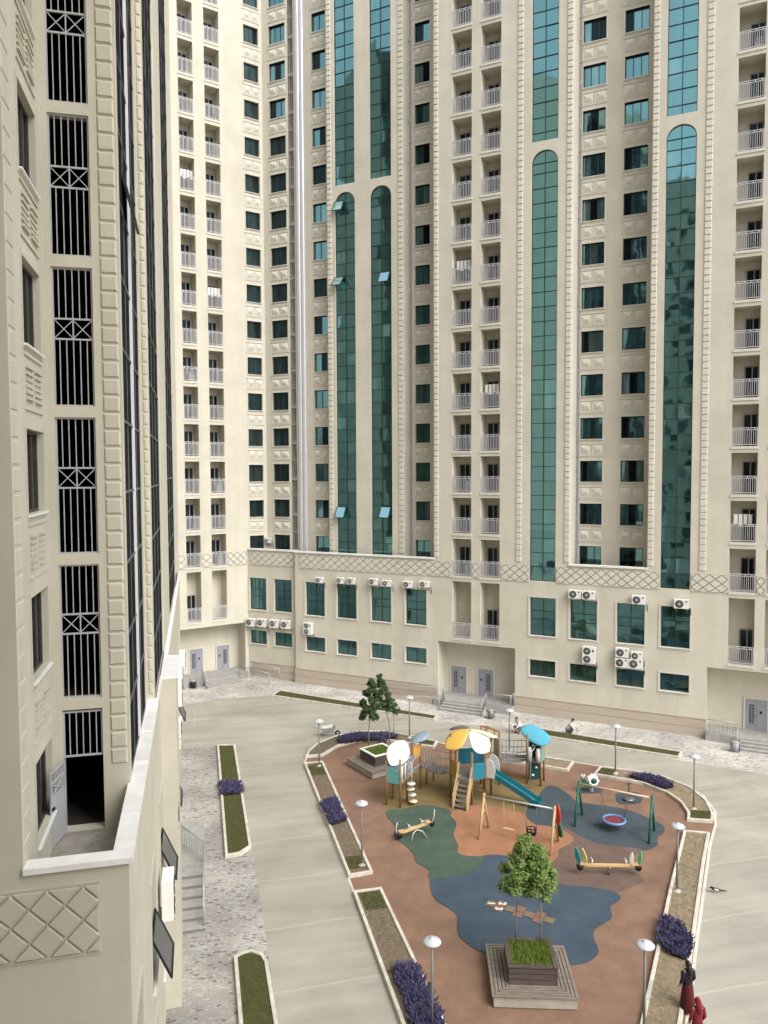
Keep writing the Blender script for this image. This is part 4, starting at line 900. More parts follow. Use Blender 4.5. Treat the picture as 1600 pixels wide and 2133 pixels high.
# ------------------------------------------------------------------ trees
BARK = mat("bark", (.24, .21, .17), .9, var=.3, scale=12)
def leafmat(n, c, c2): 
    m = mat(n, c, .6, col2=c2, scale=5.5, spec=.3); t = m.node_tree; t.nodes["Principled BSDF"].inputs["Subsurface Weight"].default_value = 0; return m
LEAFA, LEAFB = leafmat("leaf_bright", (.19, .27, .065), (.085, .14, .035)), leafmat("leaf_dark", (.06, .105, .035), (.028, .055, .018))
def tree(p, z0, h_trunk, h, rad, label, m, leaf=.17, n=2300, seed=1, lean=(0, 0), name="young_tree", clumps=26, group="young trees in the square planters"):
    rng = random.Random(seed); r = empty(name, (p.x, p.y, z0)); T = MB(); top = Vector((lean[0], lean[1], h * .86))
    T.tube([(0, 0, -.05), Vector((.02, .01, h_trunk * .5)), Vector((lean[0] * .4, lean[1] * .4, h_trunk)), top], [.035, .03, .026, .008], 8)
    cl = []
    for i in range(clumps):
        f = (i + .5) / clumps; z = h_trunk * .92 + (h - h_trunk) * (f ** 1.05); prof = math.sin(math.pi * min(1, .22 + f * .74)) ** .8 * (1 - .45 * f)
        a = i * 2.4 + rng.uniform(-.4, .4); rr = rad * 1.15 * prof * rng.uniform(.45, 1.0); c = Vector((lean[0] * f + math.cos(a) * rr, lean[1] * f + math.sin(a) * rr, z + rng.uniform(-.1, .1)))
        cl.append((c, rad * rng.uniform(.26, .46) * (1 - .3 * f))); base = Vector((lean[0] * f * .6, lean[1] * f * .6, max(h_trunk * .85, z - .35))); T.tube([base, (base + c) / 2 + Vector((0, 0, .05)), c], [.014, .01, .004], 5)
    T.build("trunk", BARK, r); L = MB()
    for i in range(n):
        c, cr = cl[rng.randrange(len(cl))]
        d = Vector((rng.gauss(0, 1), rng.gauss(0, 1), rng.gauss(0, .8))).normalized() * cr * rng.uniform(.35, 1.08); q = c + d
        nrm = (d.normalized() * .5 + Vector((rng.uniform(-.7, .7), rng.uniform(-.7, .7), 1.0))).normalized(); x = nrm.cross(Vector((rng.uniform(-1, 1), rng.uniform(-1, 1), .2))).normalized(); y = nrm.cross(x); s = leaf * rng.uniform(.55, 1.1); y = (y - Vector((0, 0, .25))).normalized()
        # palmate leaf: five lobes folded along the midrib
        L.add([q, q + x * s * .5 - y * .02, q + x * s * .32 + y * s * .35 - nrm * s * .06, q + y * s * .75 - nrm * s * .12, q - x * s * .32 + y * s * .35 - nrm * s * .06, q - x * s * .5 - y * .02], [(0, 1, 2, 3), (0, 3, 4, 5)])
    cr_ = L.build("crown", m, r)
    tag(r, label, "tree", group); return r
def at_planter(c, px, py, z): q = gp(px, py, z); return q
a = gp(1075, 1958, 1.0); b_ = gp(1126, 1962, 1.0)
tree(a, 1.0, 2.0, 3.8, .62, "left of the two bright green young trees in the near planter", LEAFA, seed=3, n=9500, leaf=.085, clumps=48, lean=(.32, 0))
tree(b_, 1.0, 2.0, 3.5, .62, "right of the two bright green young trees in the near planter", LEAFA, seed=11, n=9000, leaf=.085, clumps=48, lean=(-.12, 0))
a = gp(768, 1552, 1.0); b_ = gp(811, 1545, 1.0)
tree(a, 1.0, 1.75, 4.2, .56, "left dark green sapling in the far planter, its crown slightly lower", LEAFB, seed=5, n=5200, leaf=.15, lean=(.22, 0))
tree(b_, 1.0, 2.1, 4.3, .48, "right dark green sapling in the far planter with the thin leaning trunk", LEAFB, seed=8, n=4200, leaf=.15, lean=(-.6, 0))
tree(gp(820, 1530), .1, 1.7, 2.3, .42, "thin sapling with a few sparse tufts behind the far planter", LEAFB, seed=21, n=160, leaf=.2, clumps=7, group=None)
# ================================================================== PLAY STRUCTURE
WOODP = mat("post_wood", (.30, .165, .06), .65, col2=(.20, .105, .04), scale=3, stretch=(6, 6, 1)); WOODL = mat("larch_pale", (.55, .39, .22), .65, col2=(.42, .28, .14), scale=3, stretch=(5, 5, 1))
def paint(n, c, r=.45): return mat("paint_" + n, c, r, var=.04)
TEAL, TEALL, SKYB, YEL, ORG, WHT, LGR, DGR = paint("teal", (.02, .17, .24)), paint("aqua", (.12, .36, .36)), paint("sky_blue", (.10, .40, .54)), paint("yellow", (.72, .46, .10)), paint("orange", (.60, .30, .05)), mat("panel_white", (.86, .86, .85), .5), paint("light_grey", (.55, .56, .56)), paint("dark_green", (.01, .055, .05))
MUST = paint("mustard", (.42, .26, .05)); BRN = paint("brown_roof", (.16, .13, .11)); CREAM = paint("cream_roof", (.66, .58, .42)); BLUEG = paint("blue_grey", (.22, .30, .36)); DECK = mat("deck_board", (.21, .20, .19), .8, var=.25, scale=5); RED = paint("red", (.55, .03, .03)); GRN = paint("green", (.02, .20, .10)); GREENP = paint("post_green", (.015, .11, .075))
ps = empty("play_structure", gp(985, 1655, .03)); pso = ps.location.copy()
tag(ps, "large wooden play structure with petal roofs, bridges, ladder and teal slide", "play structure")
def pl_(x, y, z=.03): return gp(x, y, z) - pso              # local point
def zat(p, py):                                               # height at which the vertical through local p meets picture row py
    w = p + pso; lo, hi = -1.0, 9.0
    for _ in range(40):
        m = (lo + hi) / 2; v = Vector((w.x, w.y, m)) - CAMP; y = 1066.5 - FPX * v.dot(cU) / v.dot(cF)
        if y > py: lo = m
        else: hi = m
    return m - pso.z
def post(p, ytop, r=.055):
    h = zat(p, ytop); b = MB(); b.tube([(p.x, p.y, -.03), (p.x, p.y, h)], r, 10); b.build("post", WOODP, ps); return h
def panel(p, q, z0, z1, m, t=.03, name="panel", top=None):
    b = MB(); d = (q - p); d.z = 0; n = Vector((-d.y, d.x, 0)).normalized() * t
    o = [Vector((p.x, p.y, z0)), Vector((q.x, q.y, z0)), Vector((q.x, q.y, z1)), Vector((p.x, p.y, (top or z1)))]
    b.add([v - n for v in o] + [v + n for v in o], [(0, 1, 2, 3), (7, 6, 5, 4), (0, 4, 5, 1), (1, 5, 6, 2), (2, 6, 7, 3), (3, 7, 4, 0)]); return b.build(name, m, ps, bevel=.01)
def petal(A, B, wd, m, name="petal_roof", arch=.12, n=14, fat=1.3, ex=.62, roll=0):
    # leaf-shaped roof from the narrow tip A to the broad tip B
    A, B = Vector(A), Vector(B); d = B - A; L = d.length; d.normalize(); s = d.cross(Vector((0, 0, 1))).normalized(); up = s.cross(d).normalized(); ro = math.radians(roll) * (-1 if s.y < 0 else 1); s = (s * math.cos(ro) + up * math.sin(ro)).normalized(); up = s.cross(d).normalized(); vs, fs = [], []; W = 7
    for layer in (0, -.03):
        for i in range(n + 1):
            t = i / n; w = wd * (math.sin(math.pi * t ** fat) ** ex if 0 < t < 1 else .06)
            for j in range(W): k = (j / (W - 1) - .5) * 2; vs.append(A + d * L * t + s * k * w / 2 + up * (arch * (math.sin(math.pi * t)) - arch * 1.2 * k * k * (w / wd) ** 2 + layer))
    N = (n + 1) * W
    for i in range(n):
        for j in range(W - 1): a = i * W + j; fs += [(a, a + W, a + W + 1, a + 1), (N + a, N + a + 1, N + a + W + 1, N + a + W)]
        fs += [(i * W, N + i * W, N + (i + 1) * W, (i + 1) * W), (i * W + W - 1, (i + 1) * W + W - 1, N + (i + 1) * W + W - 1, N + i * W + W - 1)]
    fs += [tuple(range(W - 1)) + (W - 1, N + W - 1) + tuple(N + j for j in range(W - 2, -1, -1))]
    b = MB(); b.add(vs, fs, 0, True); return b.build(name, m, ps)
def deck(P, z, t=.09, m=DECK):
    b = MB(); A = [Vector((p.x, p.y)) for p in P]
    if sum(A[i].x * A[(i + 1) % len(A)].y - A[(i + 1) % len(A)].x * A[i].y for i in range(len(A))) < 0: A = A[::-1]
    b.prism(A, z - t, z); return b.build("deck", m, ps)
# left tower
L1, L2_, L3, L4 = pl_(805, 1676), pl_(834, 1682), pl_(848, 1668), pl_(818, 1663); L5, L6 = pl_(876, 1642), pl_(861, 1650)
zl = zat(L1, 1627)
for p, y in ((L1, 1585), (L2_, 1582), (L3, 1560), (L4, 1570), (L5, 1535), (L6, 1545)): post(p, y)
deck([L1, L2_, L3, L5, L6 + (L4 - L6) * .4, L4], zl)
panel(L1, L2_, zl - .05, zl + .62, TEALL, top=zl + .85); panel(L1, L4, zl - .05, zl + .85, TEALL); panel(L4, L6, zl, zl + .75, BLUEG); panel(L6, L5, zat(L6, 1582), zat(L6, 1557), ORG)
for s in (.0, 1.0):
    p = L2_ + (L3 - L2_) * (.25 + .5 * s); b = MB(); b.tube([p + Vector((0, 0, zl)), p + Vector((0, 0, zl + .75)), p + Vector((.05, .05, zl + .8))], .05, 8); b.build("grip_panel", WHT, ps)
b = MB(); b.bar(L3 + Vector((0, 0, zl + .45)), L5 + Vector((0, 0, zl + .85)), .06); b.bar(L3 + Vector((0, 0, zl + .12)), L5 + Vector((0, 0, zl + .12)), .05); b.build("hand_rail", STEELL, ps)
z = zat(L2_, 1577)
petal(L3 + Vector((-.1, .2, zat(L3, 1546) + .0)), L1 + Vector((.25, -.25, zat(L1, 1590))), 1.2, WHT, arch=.06, fat=1.0, ex=.6, roll=28)
petal(L6 + Vector((-.15, .1, zat(L6, 1552))), L5 + Vector((.45, .3, zat(L5, 1527))), .9, BLUEG)
# stepping pods round a pole
pp = pl_(858, 1676); b = MB(); hp_ = zat(pp, 1588); b.tube([pp, pp + Vector((0, 0, hp_))], .025, 8); ring = [pp + Vector((.38 * math.cos(a * .5236) - .28, .3 * math.sin(a * .5236) + .2, hp_)) for a in range(13)]; b.tube(ring, .022, 6); b.build("climbing_pole", STEELL, ps)
for i in range(4):
    z = .18 + i * .32; a = i * 1.4; b = MB(); b.lathe(pp + Vector((math.cos(a) * .07, math.sin(a) * .07, z)), [(.04, -.05), (.2, -.02), (.23, .01), (.2, .035), (.05, .05)], 16); b.build("stepping_pod", CREAM if i % 2 == 0 else LGR, ps)
# bridge between left and centre tower: rungs on chains, netted sides
C1_, C2_, C3_, C4_, C5_, C6_ = pl_(939, 1662), pl_(952, 1672), pl_(983, 1675), pl_(1012, 1669), pl_(1023, 1655), pl_(1008, 1643)
zc = zat(C3_, 1623)
A0, A1, B0, B1 = pl_(878, 1644), pl_(893, 1630), C1_ + Vector((-.02, .1, 0)), pl_(950, 1646)
for i in range(9):
    t = (i + .5) / 9; p = A0 + (B0 - A0) * t; q = A1 + (B1 - A1) * t; z = zl + (zc - zl) * t - .22 * math.sin(math.pi * t) + (.06 if i % 2 else 0)
    b = MB(); d = (q - p).normalized(); M = Matrix.Translation((p + q) / 2 + Vector((0, 0, z))) @ Matrix.Rotation(math.atan2(d.y, d.x), 4, 'Z'); ll = (q - p).length / 2; b.box(-ll, ll, -.11, .11, -.03, .03, 0, M); b.build("bridge_plank", DECK, ps)
for P, Q in ((A0, B0), (A1, B1)):
    b = MB()
    top = [P + (Q - P) * (i / 9) + Vector((0, 0, zl + (zc - zl) * i / 9 + .78 - .12 * math.sin(math.pi * i / 9))) for i in range(10)]; b.tube(top, .022, 6)
    for i in range(10): b.tube([top[i], top[i] - Vector((0, 0, .78))], .013, 5)
    b.build("bridge_railing", STEELL, ps)
for p, y in ((pl_(889, 1632), 1585), (pl_(903, 1626), 1590)): post(p, y, .045)
# centre tower
for p, y in ((C1_, 1530), (C2_, 1555), (C3_, 1568), (C4_, 1560), (C5_, 1538), (C6_, 1520)): post(p, y, .06)
C7_ = pl_(950, 1648); post(C7_, 1525, .06)
deck([C1_, C2_, C3_, C4_, C5_, C6_, C7_], zc, .1)
panel(C1_, C2_, zc - .03, zc + .82, MUST); panel(C3_, C4_, zc - .05, zc + .78, TEAL); panel(C6_, C7_, zc + .15, zc + 1.0, TEAL)
for i in range(6): b = MB(); v = Vector((0, 0, zc + .15 + i * .13)); b.tube([C4_ + (C6_ - C4_) * .25 + v, C6_ + v], .02, 6); b.build("rung", LGR, ps)
ap = (C1_ + C4_) / 2; ap.z = zat(ap, 1520)
petal(ap + Vector((0, 0, .0)), C1_ + Vector((-.3, -.35, zat(C1_, 1552))), 1.2, YEL, arch=.06, roll=26); petal(ap + Vector((.05, -.1, -.1)), C4_ + Vector((.15, -.2, zat(C4_, 1562))), 1.2, WHT, arch=.06, roll=34)
petal(ap + Vector((0, .1, .05)), C7_ + Vector((-.15, .35, zat(C7_, 1520))), 1.0, BRN); petal(ap + Vector((.05, .05, .0)), C5_ + Vector((.35, .2, zat(C5_, 1537))), .9, CREAM)
# ladder stairs
F0, F1, T0, T1 = pl_(944, 1683), pl_(973, 1690), pl_(957, 1668), pl_(984, 1674)
for a_, t_ in ((F0, T0), (F1, T1)):
    b = MB(); b.bar(a_ + Vector((0, 0, .02)), t_ + Vector((0, 0, zc + .1)), .07, .14); b.bar(a_ + Vector((0, 0, .62)), t_ + Vector((0, 0, zc + .75)), .06, .09); b.bar(a_ + Vector((0, 0, 0)), a_ + Vector((0, 0, .68)), .07); b.build("stringer", WOODL, ps)
for i in range(6):
    t = (i + .6) / 6.3; p = F0 + (T0 - F0) * t; q = F1 + (T1 - F1) * t; z = zc * t; b = MB(); d = (q - p).normalized(); M = Matrix.Translation((p + q) / 2 + Vector((0, 0, z))) @ Matrix.Rotation(math.atan2(d.y, d.x), 4, 'Z'); ll = (q - p).length / 2; b.box(-ll, ll, -.1, .1, -.02, .02, 0, M); b.build("step", DECK, ps)
# slide
S0 = (C4_ + C5_) / 2 + Vector((.15, -.1, zc + .03)); S2 = pl_(1126, 1684, .03); S2.z = .22; S1 = S0 + (S2 - S0) * .80; S1.z = .38
path = [S0 - (S2 - S0).normalized() * .25, S0, S0 + (S1 - S0) * .12 - Vector((0, 0, .02))] + [S0 + (S1 - S0) * t for t in (.35, .6, .85)] + [S1, S1 + (S2 - S1) * .45 - Vector((0, 0, .08)), S2]
path[0].z = S0.z; b = MB(); d = (S2 - S0); d.z = 0; d.normalize(); s = Vector((-d.y, d.x, 0)); prof = [(-.30, .26), (-.26, .28), (-.22, .04), (-.12, 0), (.12, 0), (.22, .04), (.26, .28), (.30, .26), (.27, -.04), (-.27, -.04)]; vs = []
for p in path: vs += [p + s * x + Vector((0, 0, z)) for x, z in prof]
n = len(prof); b.add(vs, [(i * n + k, i * n + (k + 1) % n, (i + 1) * n + (k + 1) % n, (i + 1) * n + k) for i in range(len(path) - 1) for k in range(n)] + [tuple(range(n)), tuple((len(path) - 1) * n + k for k in range(n - 1, -1, -1))], 0, False); b.build("slide", paint("slide_teal", (.012, .15, .19), .3), ps)
b = MB(); q = S1 + Vector((0, 0, 0)); b.bar((q.x, q.y, 0), (q.x, q.y, .36), .05); b.build("slide_foot", STEELL, ps)
for k in (-.36, .36):
    b = MB(); o = [(-.3, -.1), (.28, -.1), (.34, .35), (.22, .75), (.0, .92), (-.2, .88), (-.3, .6)]; pv = [S0 + s * k + d * x + Vector((0, 0, z)) for x, z in o]; nn = s * .025; m = len(o)
    b.add([v - nn for v in pv] + [v + nn for v in pv], [tuple(range(m)), tuple(range(2 * m - 1, m - 1, -1))] + [(i, m + i, m + (i + 1) % m, (i + 1) % m) for i in range(m)]); b.build("slide_side", LGR, ps)
# gate frame, right bridge, right tower
G1, G2, R1, R2, R3, R4 = pl_(1002, 1633), pl_(1040, 1634), pl_(1098, 1632), pl_(1126, 1637), pl_(1133, 1626), pl_(1104, 1618)
G3, G4 = pl_(1013, 1620), pl_(1030, 1616)
for p, y in ((G1, 1512), (G2, 1525), (G3, 1513), (G4, 1518)): post(p, y, .055)
b = MB(); b.bar(Vector((G1.x, G1.y, zat(G1, 1512))), Vector((G2.x, G2.y, zat(G2, 1524))), .09, .08); b.bar(Vector((G3.x, G3.y, zat(G3, 1513))), Vector((G2.x, G2.y, zat(G2, 1524))), .07, .06); b.build("beam", WOODP, ps); panel(G1, G3, zc + .05, zc + .9, BLUEG); panel(G4, G2, zc + .0, zc + 1.1, BLUEG)
zr = zat(R2, 1588); deck([C5_ + Vector((.1, .2, 0)), G2, G4, C6_ + Vector((.2, .2, 0))], zc)
BA, BB, BC, BD = G2, R1, R4 + Vector((0, .05, 0)), G4 + Vector((.2, 0, 0))
for i in range(12):
    t0, t1 = i / 12 + .004, (i + 1) / 12 - .004; z = zc + (zr - zc) * (t0 + .04) - .10 * math.sin(math.pi * t0)
    b = MB(); P = [BA + (BB - BA) * t0, BA + (BB - BA) * t1, BD + (BC - BD) * t1, BD + (BC - BD) * t0]; A_ = [Vector((p.x, p.y)) for p in P]
    b.prism(A_, z - .05, z); b.build("bridge_plank", DECK, ps)
for P, Q in ((BA, BB), (BD, BC)):
    b = MB()
    for hz in (.12, .45, .8):
        pts = [P + (Q - P) * (i / 8) + Vector((0, 0, zc + (zr - zc) * i / 8 + hz - .06 * math.sin(math.pi * i / 8))) for i in range(9)]; b.tube(pts, .02, 6)
    for i in range(9): v = P + (Q - P) * (i / 8) + Vector((0, 0, zc + (zr - zc) * i / 8)); b.tube([v + Vector((0, 0, .05)), v + Vector((0, 0, .8))], .014, 5)
    b.build("rope_side", STEEL, ps)
for p, y in ((R1, 1530), (R2, 1548), (R3, 1545), (R4, 1525)): post(p, y, .055)
deck([R1, R2, R3, R4], zr); panel(R2, R3, zr - .08, zr + .85, TEALL)
cw = panel(R1 + (R4 - R1) * .5, R3 + (R4 - R3) * .3, .05, zr + 1.25, DGR, name="climbing_wall"); 
c0_ = R1 + (R4 - R1) * .5; c1_ = R3 + (R4 - R3) * .3
for i in range(6):
    t = .35 + .3 * (i % 2); v = c0_ + (c1_ - c0_) * t; nv_ = Vector((c1_.y - c0_.y, -(c1_.x - c0_.x), 0)).normalized() * .05; b = MB(); b.lathe(v + nv_ + Vector((0, 0, .3 + i * .42)), [(.02, -.06), (.08, -.02), (.08, .03), (.02, .06)], 10); b.build("hold", WHT, cw)
petal(R4 + Vector((-.35, .25, zat(R4, 1515))), R2 + Vector((.35, -.2, zat(R2, 1546))), 1.1, SKYB, arch=.05, roll=22, fat=1.0, ex=.3)
fp_ = pl_(1105, 1642); b = MB(); hz = zat(fp_, 1568); b.tube([fp_, fp_ + Vector((0, 0, hz)), fp_ + Vector((.15, .12, hz + .1)), R1 + Vector((.5, .15, hz + .1)), R2 + Vector((-.1, .1, hz + .25))], .028, 8); b.build("fire_pole", STEELL, ps)
for p in (R1, R2): b = MB(); q = p + (R2 - R1).normalized() * (.14 if p is R1 else -.14); b.lathe(q + Vector((0, 0, zr + .36)), [(.02, -.40), (.13, -.36), (.15, 0), (.12, .36), (.02, .42)], 12); b.build("grip_panel", LGR, ps)
# ================================================================== SWINGS
def zw(p, py):
    lo, hi = -1.0, 9.0
    for _ in range(40):
        m = (lo + hi) / 2; v = Vector((p.x, p.y, m)) - CAMP; y = 1066.5 - FPX * v.dot(cU) / v.dot(cF)
        if y > py: lo = m
        else: hi = m
    return m
def aframe(name, label, cat, feetL, feetR, apL, apR, m, beam_m, r=.06):
    fl = [gp(*p, .03) for p in feetL]; fr = [gp(*p, .03) for p in feetR]; cl, cr = (fl[0] + fl[1]) / 2, (fr[0] + fr[1]) / 2
    o = (cl + cr) / 2; root = empty(name, o); tag(root, label, cat); hl_ = (zw(cl, apL) + zw(cr, apR)) / 2
    tl, tr = Vector((cl.x, cl.y, hl_)) - o, Vector((cr.x, cr.y, hl_)) - o
    for f, t in ((fl, tl), (fr, tr)):
        for p in f: d = (t - (p - o)).normalized(); b = MB(); b.tube([p - o - d * .02, t + d * .14], [r, r * .9], 10); b.build("leg", m, root)
        b = MB(); a0 = (f[0] - o) + (t - (f[0] - o)) * .6; a1 = (f[1] - o) + (t - (f[1] - o)) * .6; b.tube([a0, a1], .03, 8); b.build("cross_bar", m, root)
    b = MB(); b.tube([tl, tr], .045, 10); b.build("beam", beam_m, root); return root, tl, tr
root, tl, tr = aframe("swing_set", "pale timber swing set with a flat seat, a toddler seat and leaf panels", "swing set", [(998, 1749), (1018, 1724)], [(1147, 1782), (1163, 1752)], 1660, 1683, WOODL, STEELL)
bd = (tr - tl).normalized(); nn = Vector((-bd.y, bd.x, 0))
def chains(b, p, hw, zb):
    for s in (-hw, hw): q = p + bd * s; b.tube([q, Vector((q.x, q.y, zb))], .012, 5)
for t, kind in ((.36, 0), (.68, 1)):
    p = tl + (tr - tl) * t; b = MB(); chains(b, p, .24, .5); c_ = b.build("chains", YEL if kind == 0 else STEEL, root)
    b = MB(); M = Matrix.Translation((p.x, p.y, .45)) @ Matrix.Rotation(math.atan2(bd.y, bd.x), 4, 'Z')
    if kind == 0: b.box(-.27, .27, -.09, .09, 0, .04, 0, M)
    else:
        b.box(-.2, .2, -.15, .15, -.02, .03, 0, M)
        for z in (.14, .28): b.tube([M @ Vector((.22 * math.cos(a * .5236), .17 * math.sin(a * .5236), z)) for a in range(13)], .025, 6)
        for a in range(6): b.tube([M @ Vector((.2 * math.cos(a), .16 * math.sin(a), .0)), M @ Vector((.22 * math.cos(a), .17 * math.sin(a), .28))], .02, 5)
    b.build("seat", WOODL if kind == 0 else BLACK, root)
def leaf_panel(root, c, ax, up, L, Wd, m, t=.02):
    n_ = ax.cross(up).normalized() * t; pts = []
    for i in range(16): a = 2 * math.pi * i / 16; r_ = 1; pts.append(c + up * (L / 2 * math.cos(a)) + ax * (Wd / 2 * math.sin(a) * (1 - .25 * math.cos(a))))
    b = MB(); b.add([p - n_ for p in pts] + [p + n_ for p in pts], [tuple(range(16)), tuple(range(31, 15, -1))] + [(i, 16 + i, 16 + (i + 1) % 16, (i + 1) % 16) for i in range(16)]); return b.build("leaf_panel", m, root)
f0 = gp(1147, 1782, .03) - root.location; f1 = gp(1163, 1752, .03) - root.location
ax = (f1 - f0).normalized(); ay = (ax * .7 - bd * .7).normalized(); leaf_panel(root, tr + ax * .12 - Vector((0, 0, .28)) + bd * .12, ay, Vector((0, 0, 1)), .95, .42, RED); leaf_panel(root, (f1 + (tr - f1) * .38) + bd * .12, ay, (tr - f1).normalized(), .95, .5, GRN)
root, tl, tr = aframe("basket_swing", "green framed swing with a round blue rimmed nest seat and red mesh", "nest swing", [(1197, 1722), (1213, 1697)], [(1352, 1757), (1363, 1730)], 1641, 1653, GREENP, mat("beam_tan", (.62, .44, .33), .5))
bd = (tr - tl).normalized(); c = (tl + tr) / 2; q = gp(1279, 1707, .5) - root.location; q.z = .45
b = MB(); b.tube([q + Vector((.52 * math.cos(a * math.pi / 14), .52 * math.sin(a * math.pi / 14), 0)) for a in range(29)], .065, 8); b.build("ring", paint("rope_blue", (.12, .25, .48)), root)
b = MB()
for i in range(-4, 5): w = math.sqrt(.46 ** 2 - (i * .1) ** 2); b.bar(q + Vector((i * .1, -w, 0)), q + Vector((i * .1, w, 0)), .03, .02); b.bar(q + Vector((-w, i * .1, .005)), q + Vector((w, i * .1, .005)), .03, .02)
b.lathe(q - Vector((0, 0, .03)), [(.44, 0), (.44, .02)], 24); b.build("net", mat("net_red", (.26, .06, .07), .8), root)
b = MB()
for s, t in ((-1, .3), (1, .7)):
    h_ = tl + (tr - tl) * t
    for k in (-1, 1): b.tube([h_, q + bd * (.4 * s) + Vector((-bd.y, bd.x, 0)) * .33 * k], .014, 5)
b.build("chains", mat("chain_brown", (.16, .11, .09), .6), root)
# ------------------------------------------------------------------ seesaws
def seesaw(A, B, label, tilt, panels, arch):
    a, b_ = gp(*A, .35), gp(*B, .35); c = (a + b_) / 2; r = empty("seesaw", (c.x, c.y, .03)); d = (b_ - a); L = d.length / 2; d.normalize(); n_ = Vector((-d.y, d.x, 0)); u = Vector((0, 0, 1))
    P = lambda s, z: d * s + u * (z + s * tilt)
    b = MB(); b.bar(P(-L, .42), P(L, .42), .12, .10); b.build("beam", mat("seesaw_beam", (.66, .46, .24), .55, col2=(.52, .33, .14), scale=2), r)
    f = MB()
    if arch:
        for k in (-.18, .18):
            f.tube([d * (-.42) + n_ * (k * 2.2) + u * 0, d * (-.25) + n_ * k * 1.6 + u * .32, n_ * k + u * .40, d * .25 + n_ * k * 1.6 + u * .32, d * .42 + n_ * (k * 2.2)], .03, 8)
    else: f.tube([(0, 0, 0), (0, 0, .36)], .05, 8); f.tube([n_ * -.15 + u * .34, n_ * .15 + u * .34], .05, 8)
    f.build("pivot", STEELL if arch else STEEL, r)
    for s in (-1, 1):
        t = MB(); e = P(s * (L - .1), .36); t.tube([e - n_ * .12, e + n_ * .12], .14, 12); t.build("bumper", BLACK, r)
        h = MB(); e = P(s * (L - .62), .47); h.tube([e, e + u * .2], .02, 6); h.tube([e + u * .2 - n_ * .17, e + u * .2 + n_ * .17], .02, 6); h.build("handle", WHT, r)
        se = MB(); e = P(s * (L - .25), .49); se.box(-.17, .17, -.14, .14, -.015, .015, 0, Matrix.Translation(e) @ Matrix.Rotation(math.atan2(d.y, d.x), 4, 'Z')); se.build("seat", WOODL, r)
        if arch: k = MB(); e = P(s * (L - .02), .42); k.tube([e, e + u * .25 + d * s * .08, e + u * .62 + d * s * .05 - n_ * .1], .018, 6); k.build("back_rest", WHT, r)
    for s, z, m, Lp in panels: e = P(s * L, .42 + z); leaf_panel(r, e, (d * .75 - n_ * .65).normalized() * .8, (u + d * .22 * (-1 if s < 0 else .3)).normalized(), Lp, .30 if s < 0 else .2, m)
    tag(r, label, "seesaw", "seesaws"); return r
seesaw((827, 1737), (902, 1720), "small tilted seesaw on white arched legs on the green rubber", .13, [], True)
seesaw((1203, 1806), (1334, 1808), "long orange seesaw with teal, yellow and green leaf backrests", .0, [(-1.0, .42, paint("leaf_teal", (.03, .30, .32)), .72), (-.8, .40, paint("leaf_yellow", (.68, .58, .22)), .68), (.72, .33, WHT, .5), (.98, .36, paint("leaf_green", (.10, .38, .22)), .58)], False)
# ------------------------------------------------------------------ snail rider and spinner
c = gp(1232, 1650, .03); r = empty("spring_rider", c); r.scale = (.8, .8, .8); tag(r, "green and white snail shaped spring rider beside the basket swing frame", "spring rider")
b = MB(); b.tube([Vector((.12 * math.cos(i * .7), .12 * math.sin(i * .7), .02 + i * .011)) for i in range(36)], .02, 6); b.build("spring", STEELL, r)
b = MB(); o = [(-.65, .75), (-.55, .45), (-.2, .38), (.35, .38), (.5, .48), (.2, .62), (-.25, .62), (-.42, .85), (-.5, 1.0), (-.68, .95)]; m = len(o)
for yy in (-.14, .1): b.add([(x, yy, z) for x, z in o] + [(x, yy + .04, z) for x, z in o], [tuple(range(m)), tuple(range(2 * m - 1, m - 1, -1))] + [(i, m + i, m + (i + 1) % m, (i + 1) % m) for i in range(m)])
b.box(-.3, .3, -.12, .1, .46, .5); b.build("body", GREENP, r)
b = MB(); sh = [(.12 + (.34 + .04 * math.cos(7 * a)) * math.cos(a), .85 + (.34 + .04 * math.cos(7 * a)) * math.sin(a)) for a in [i * 2 * math.pi / 28 for i in range(28)]]
for yy in (-.19, .16): b.add([(x, yy, z) for x, z in sh] + [(x, yy + .03, z) for x, z in sh], [tuple(range(28)), tuple(range(55, 27, -1))] + [(i, 28 + i, 28 + (i + 1) % 28, (i + 1) % 28) for i in range(28)])
b.build("shell", WHT, r); b = MB(); b.lathe((.12, -.195, .85), [(.2, 0), (.2, .02)], 16, M=Matrix.Rotation(math.pi / 2, 4, 'X')); b.lathe((.12, .2, .85), [(.2, 0), (.2, .02)], 16, M=Matrix.Rotation(math.pi / 2, 4, 'X')); b.build("spiral", GREENP, r)
for x in (-.66, -.5): b = MB(); b.tube([(-.58, 0, .95), (x, 0, 1.12)], .025, 6); b.lathe((x, 0, 1.16), [(.01, -.06), (.055, -.03), (.055, .03), (.01, .06)], 10); b.build("eye_stalk", WHT, r)
b = MB(); b.tube([(-.15, -.25, .78), (-.15, .25, .78)], .022, 6); b.build("handle", WHT, r)
c = gp(1310, 1668, .03); r = empty("spinner", c); tag(r, "small dark standing spinner post on the slate hexagon patch", "spinner"); b = MB(); b.tube([(0, 0, 0), (0, 0, .95)], .03, 8); b.build("post", BLACK, r); b = MB(); b.lathe((0, 0, .08), [(.28, 0), (.28, .04), (.05, .06)], 18); b.build("foot_plate", STEEL, r); b = MB(); b.tube([(-.14, 0, .9), (.14, 0, .95)], .02, 6); b.build("handle", BLACK, r)
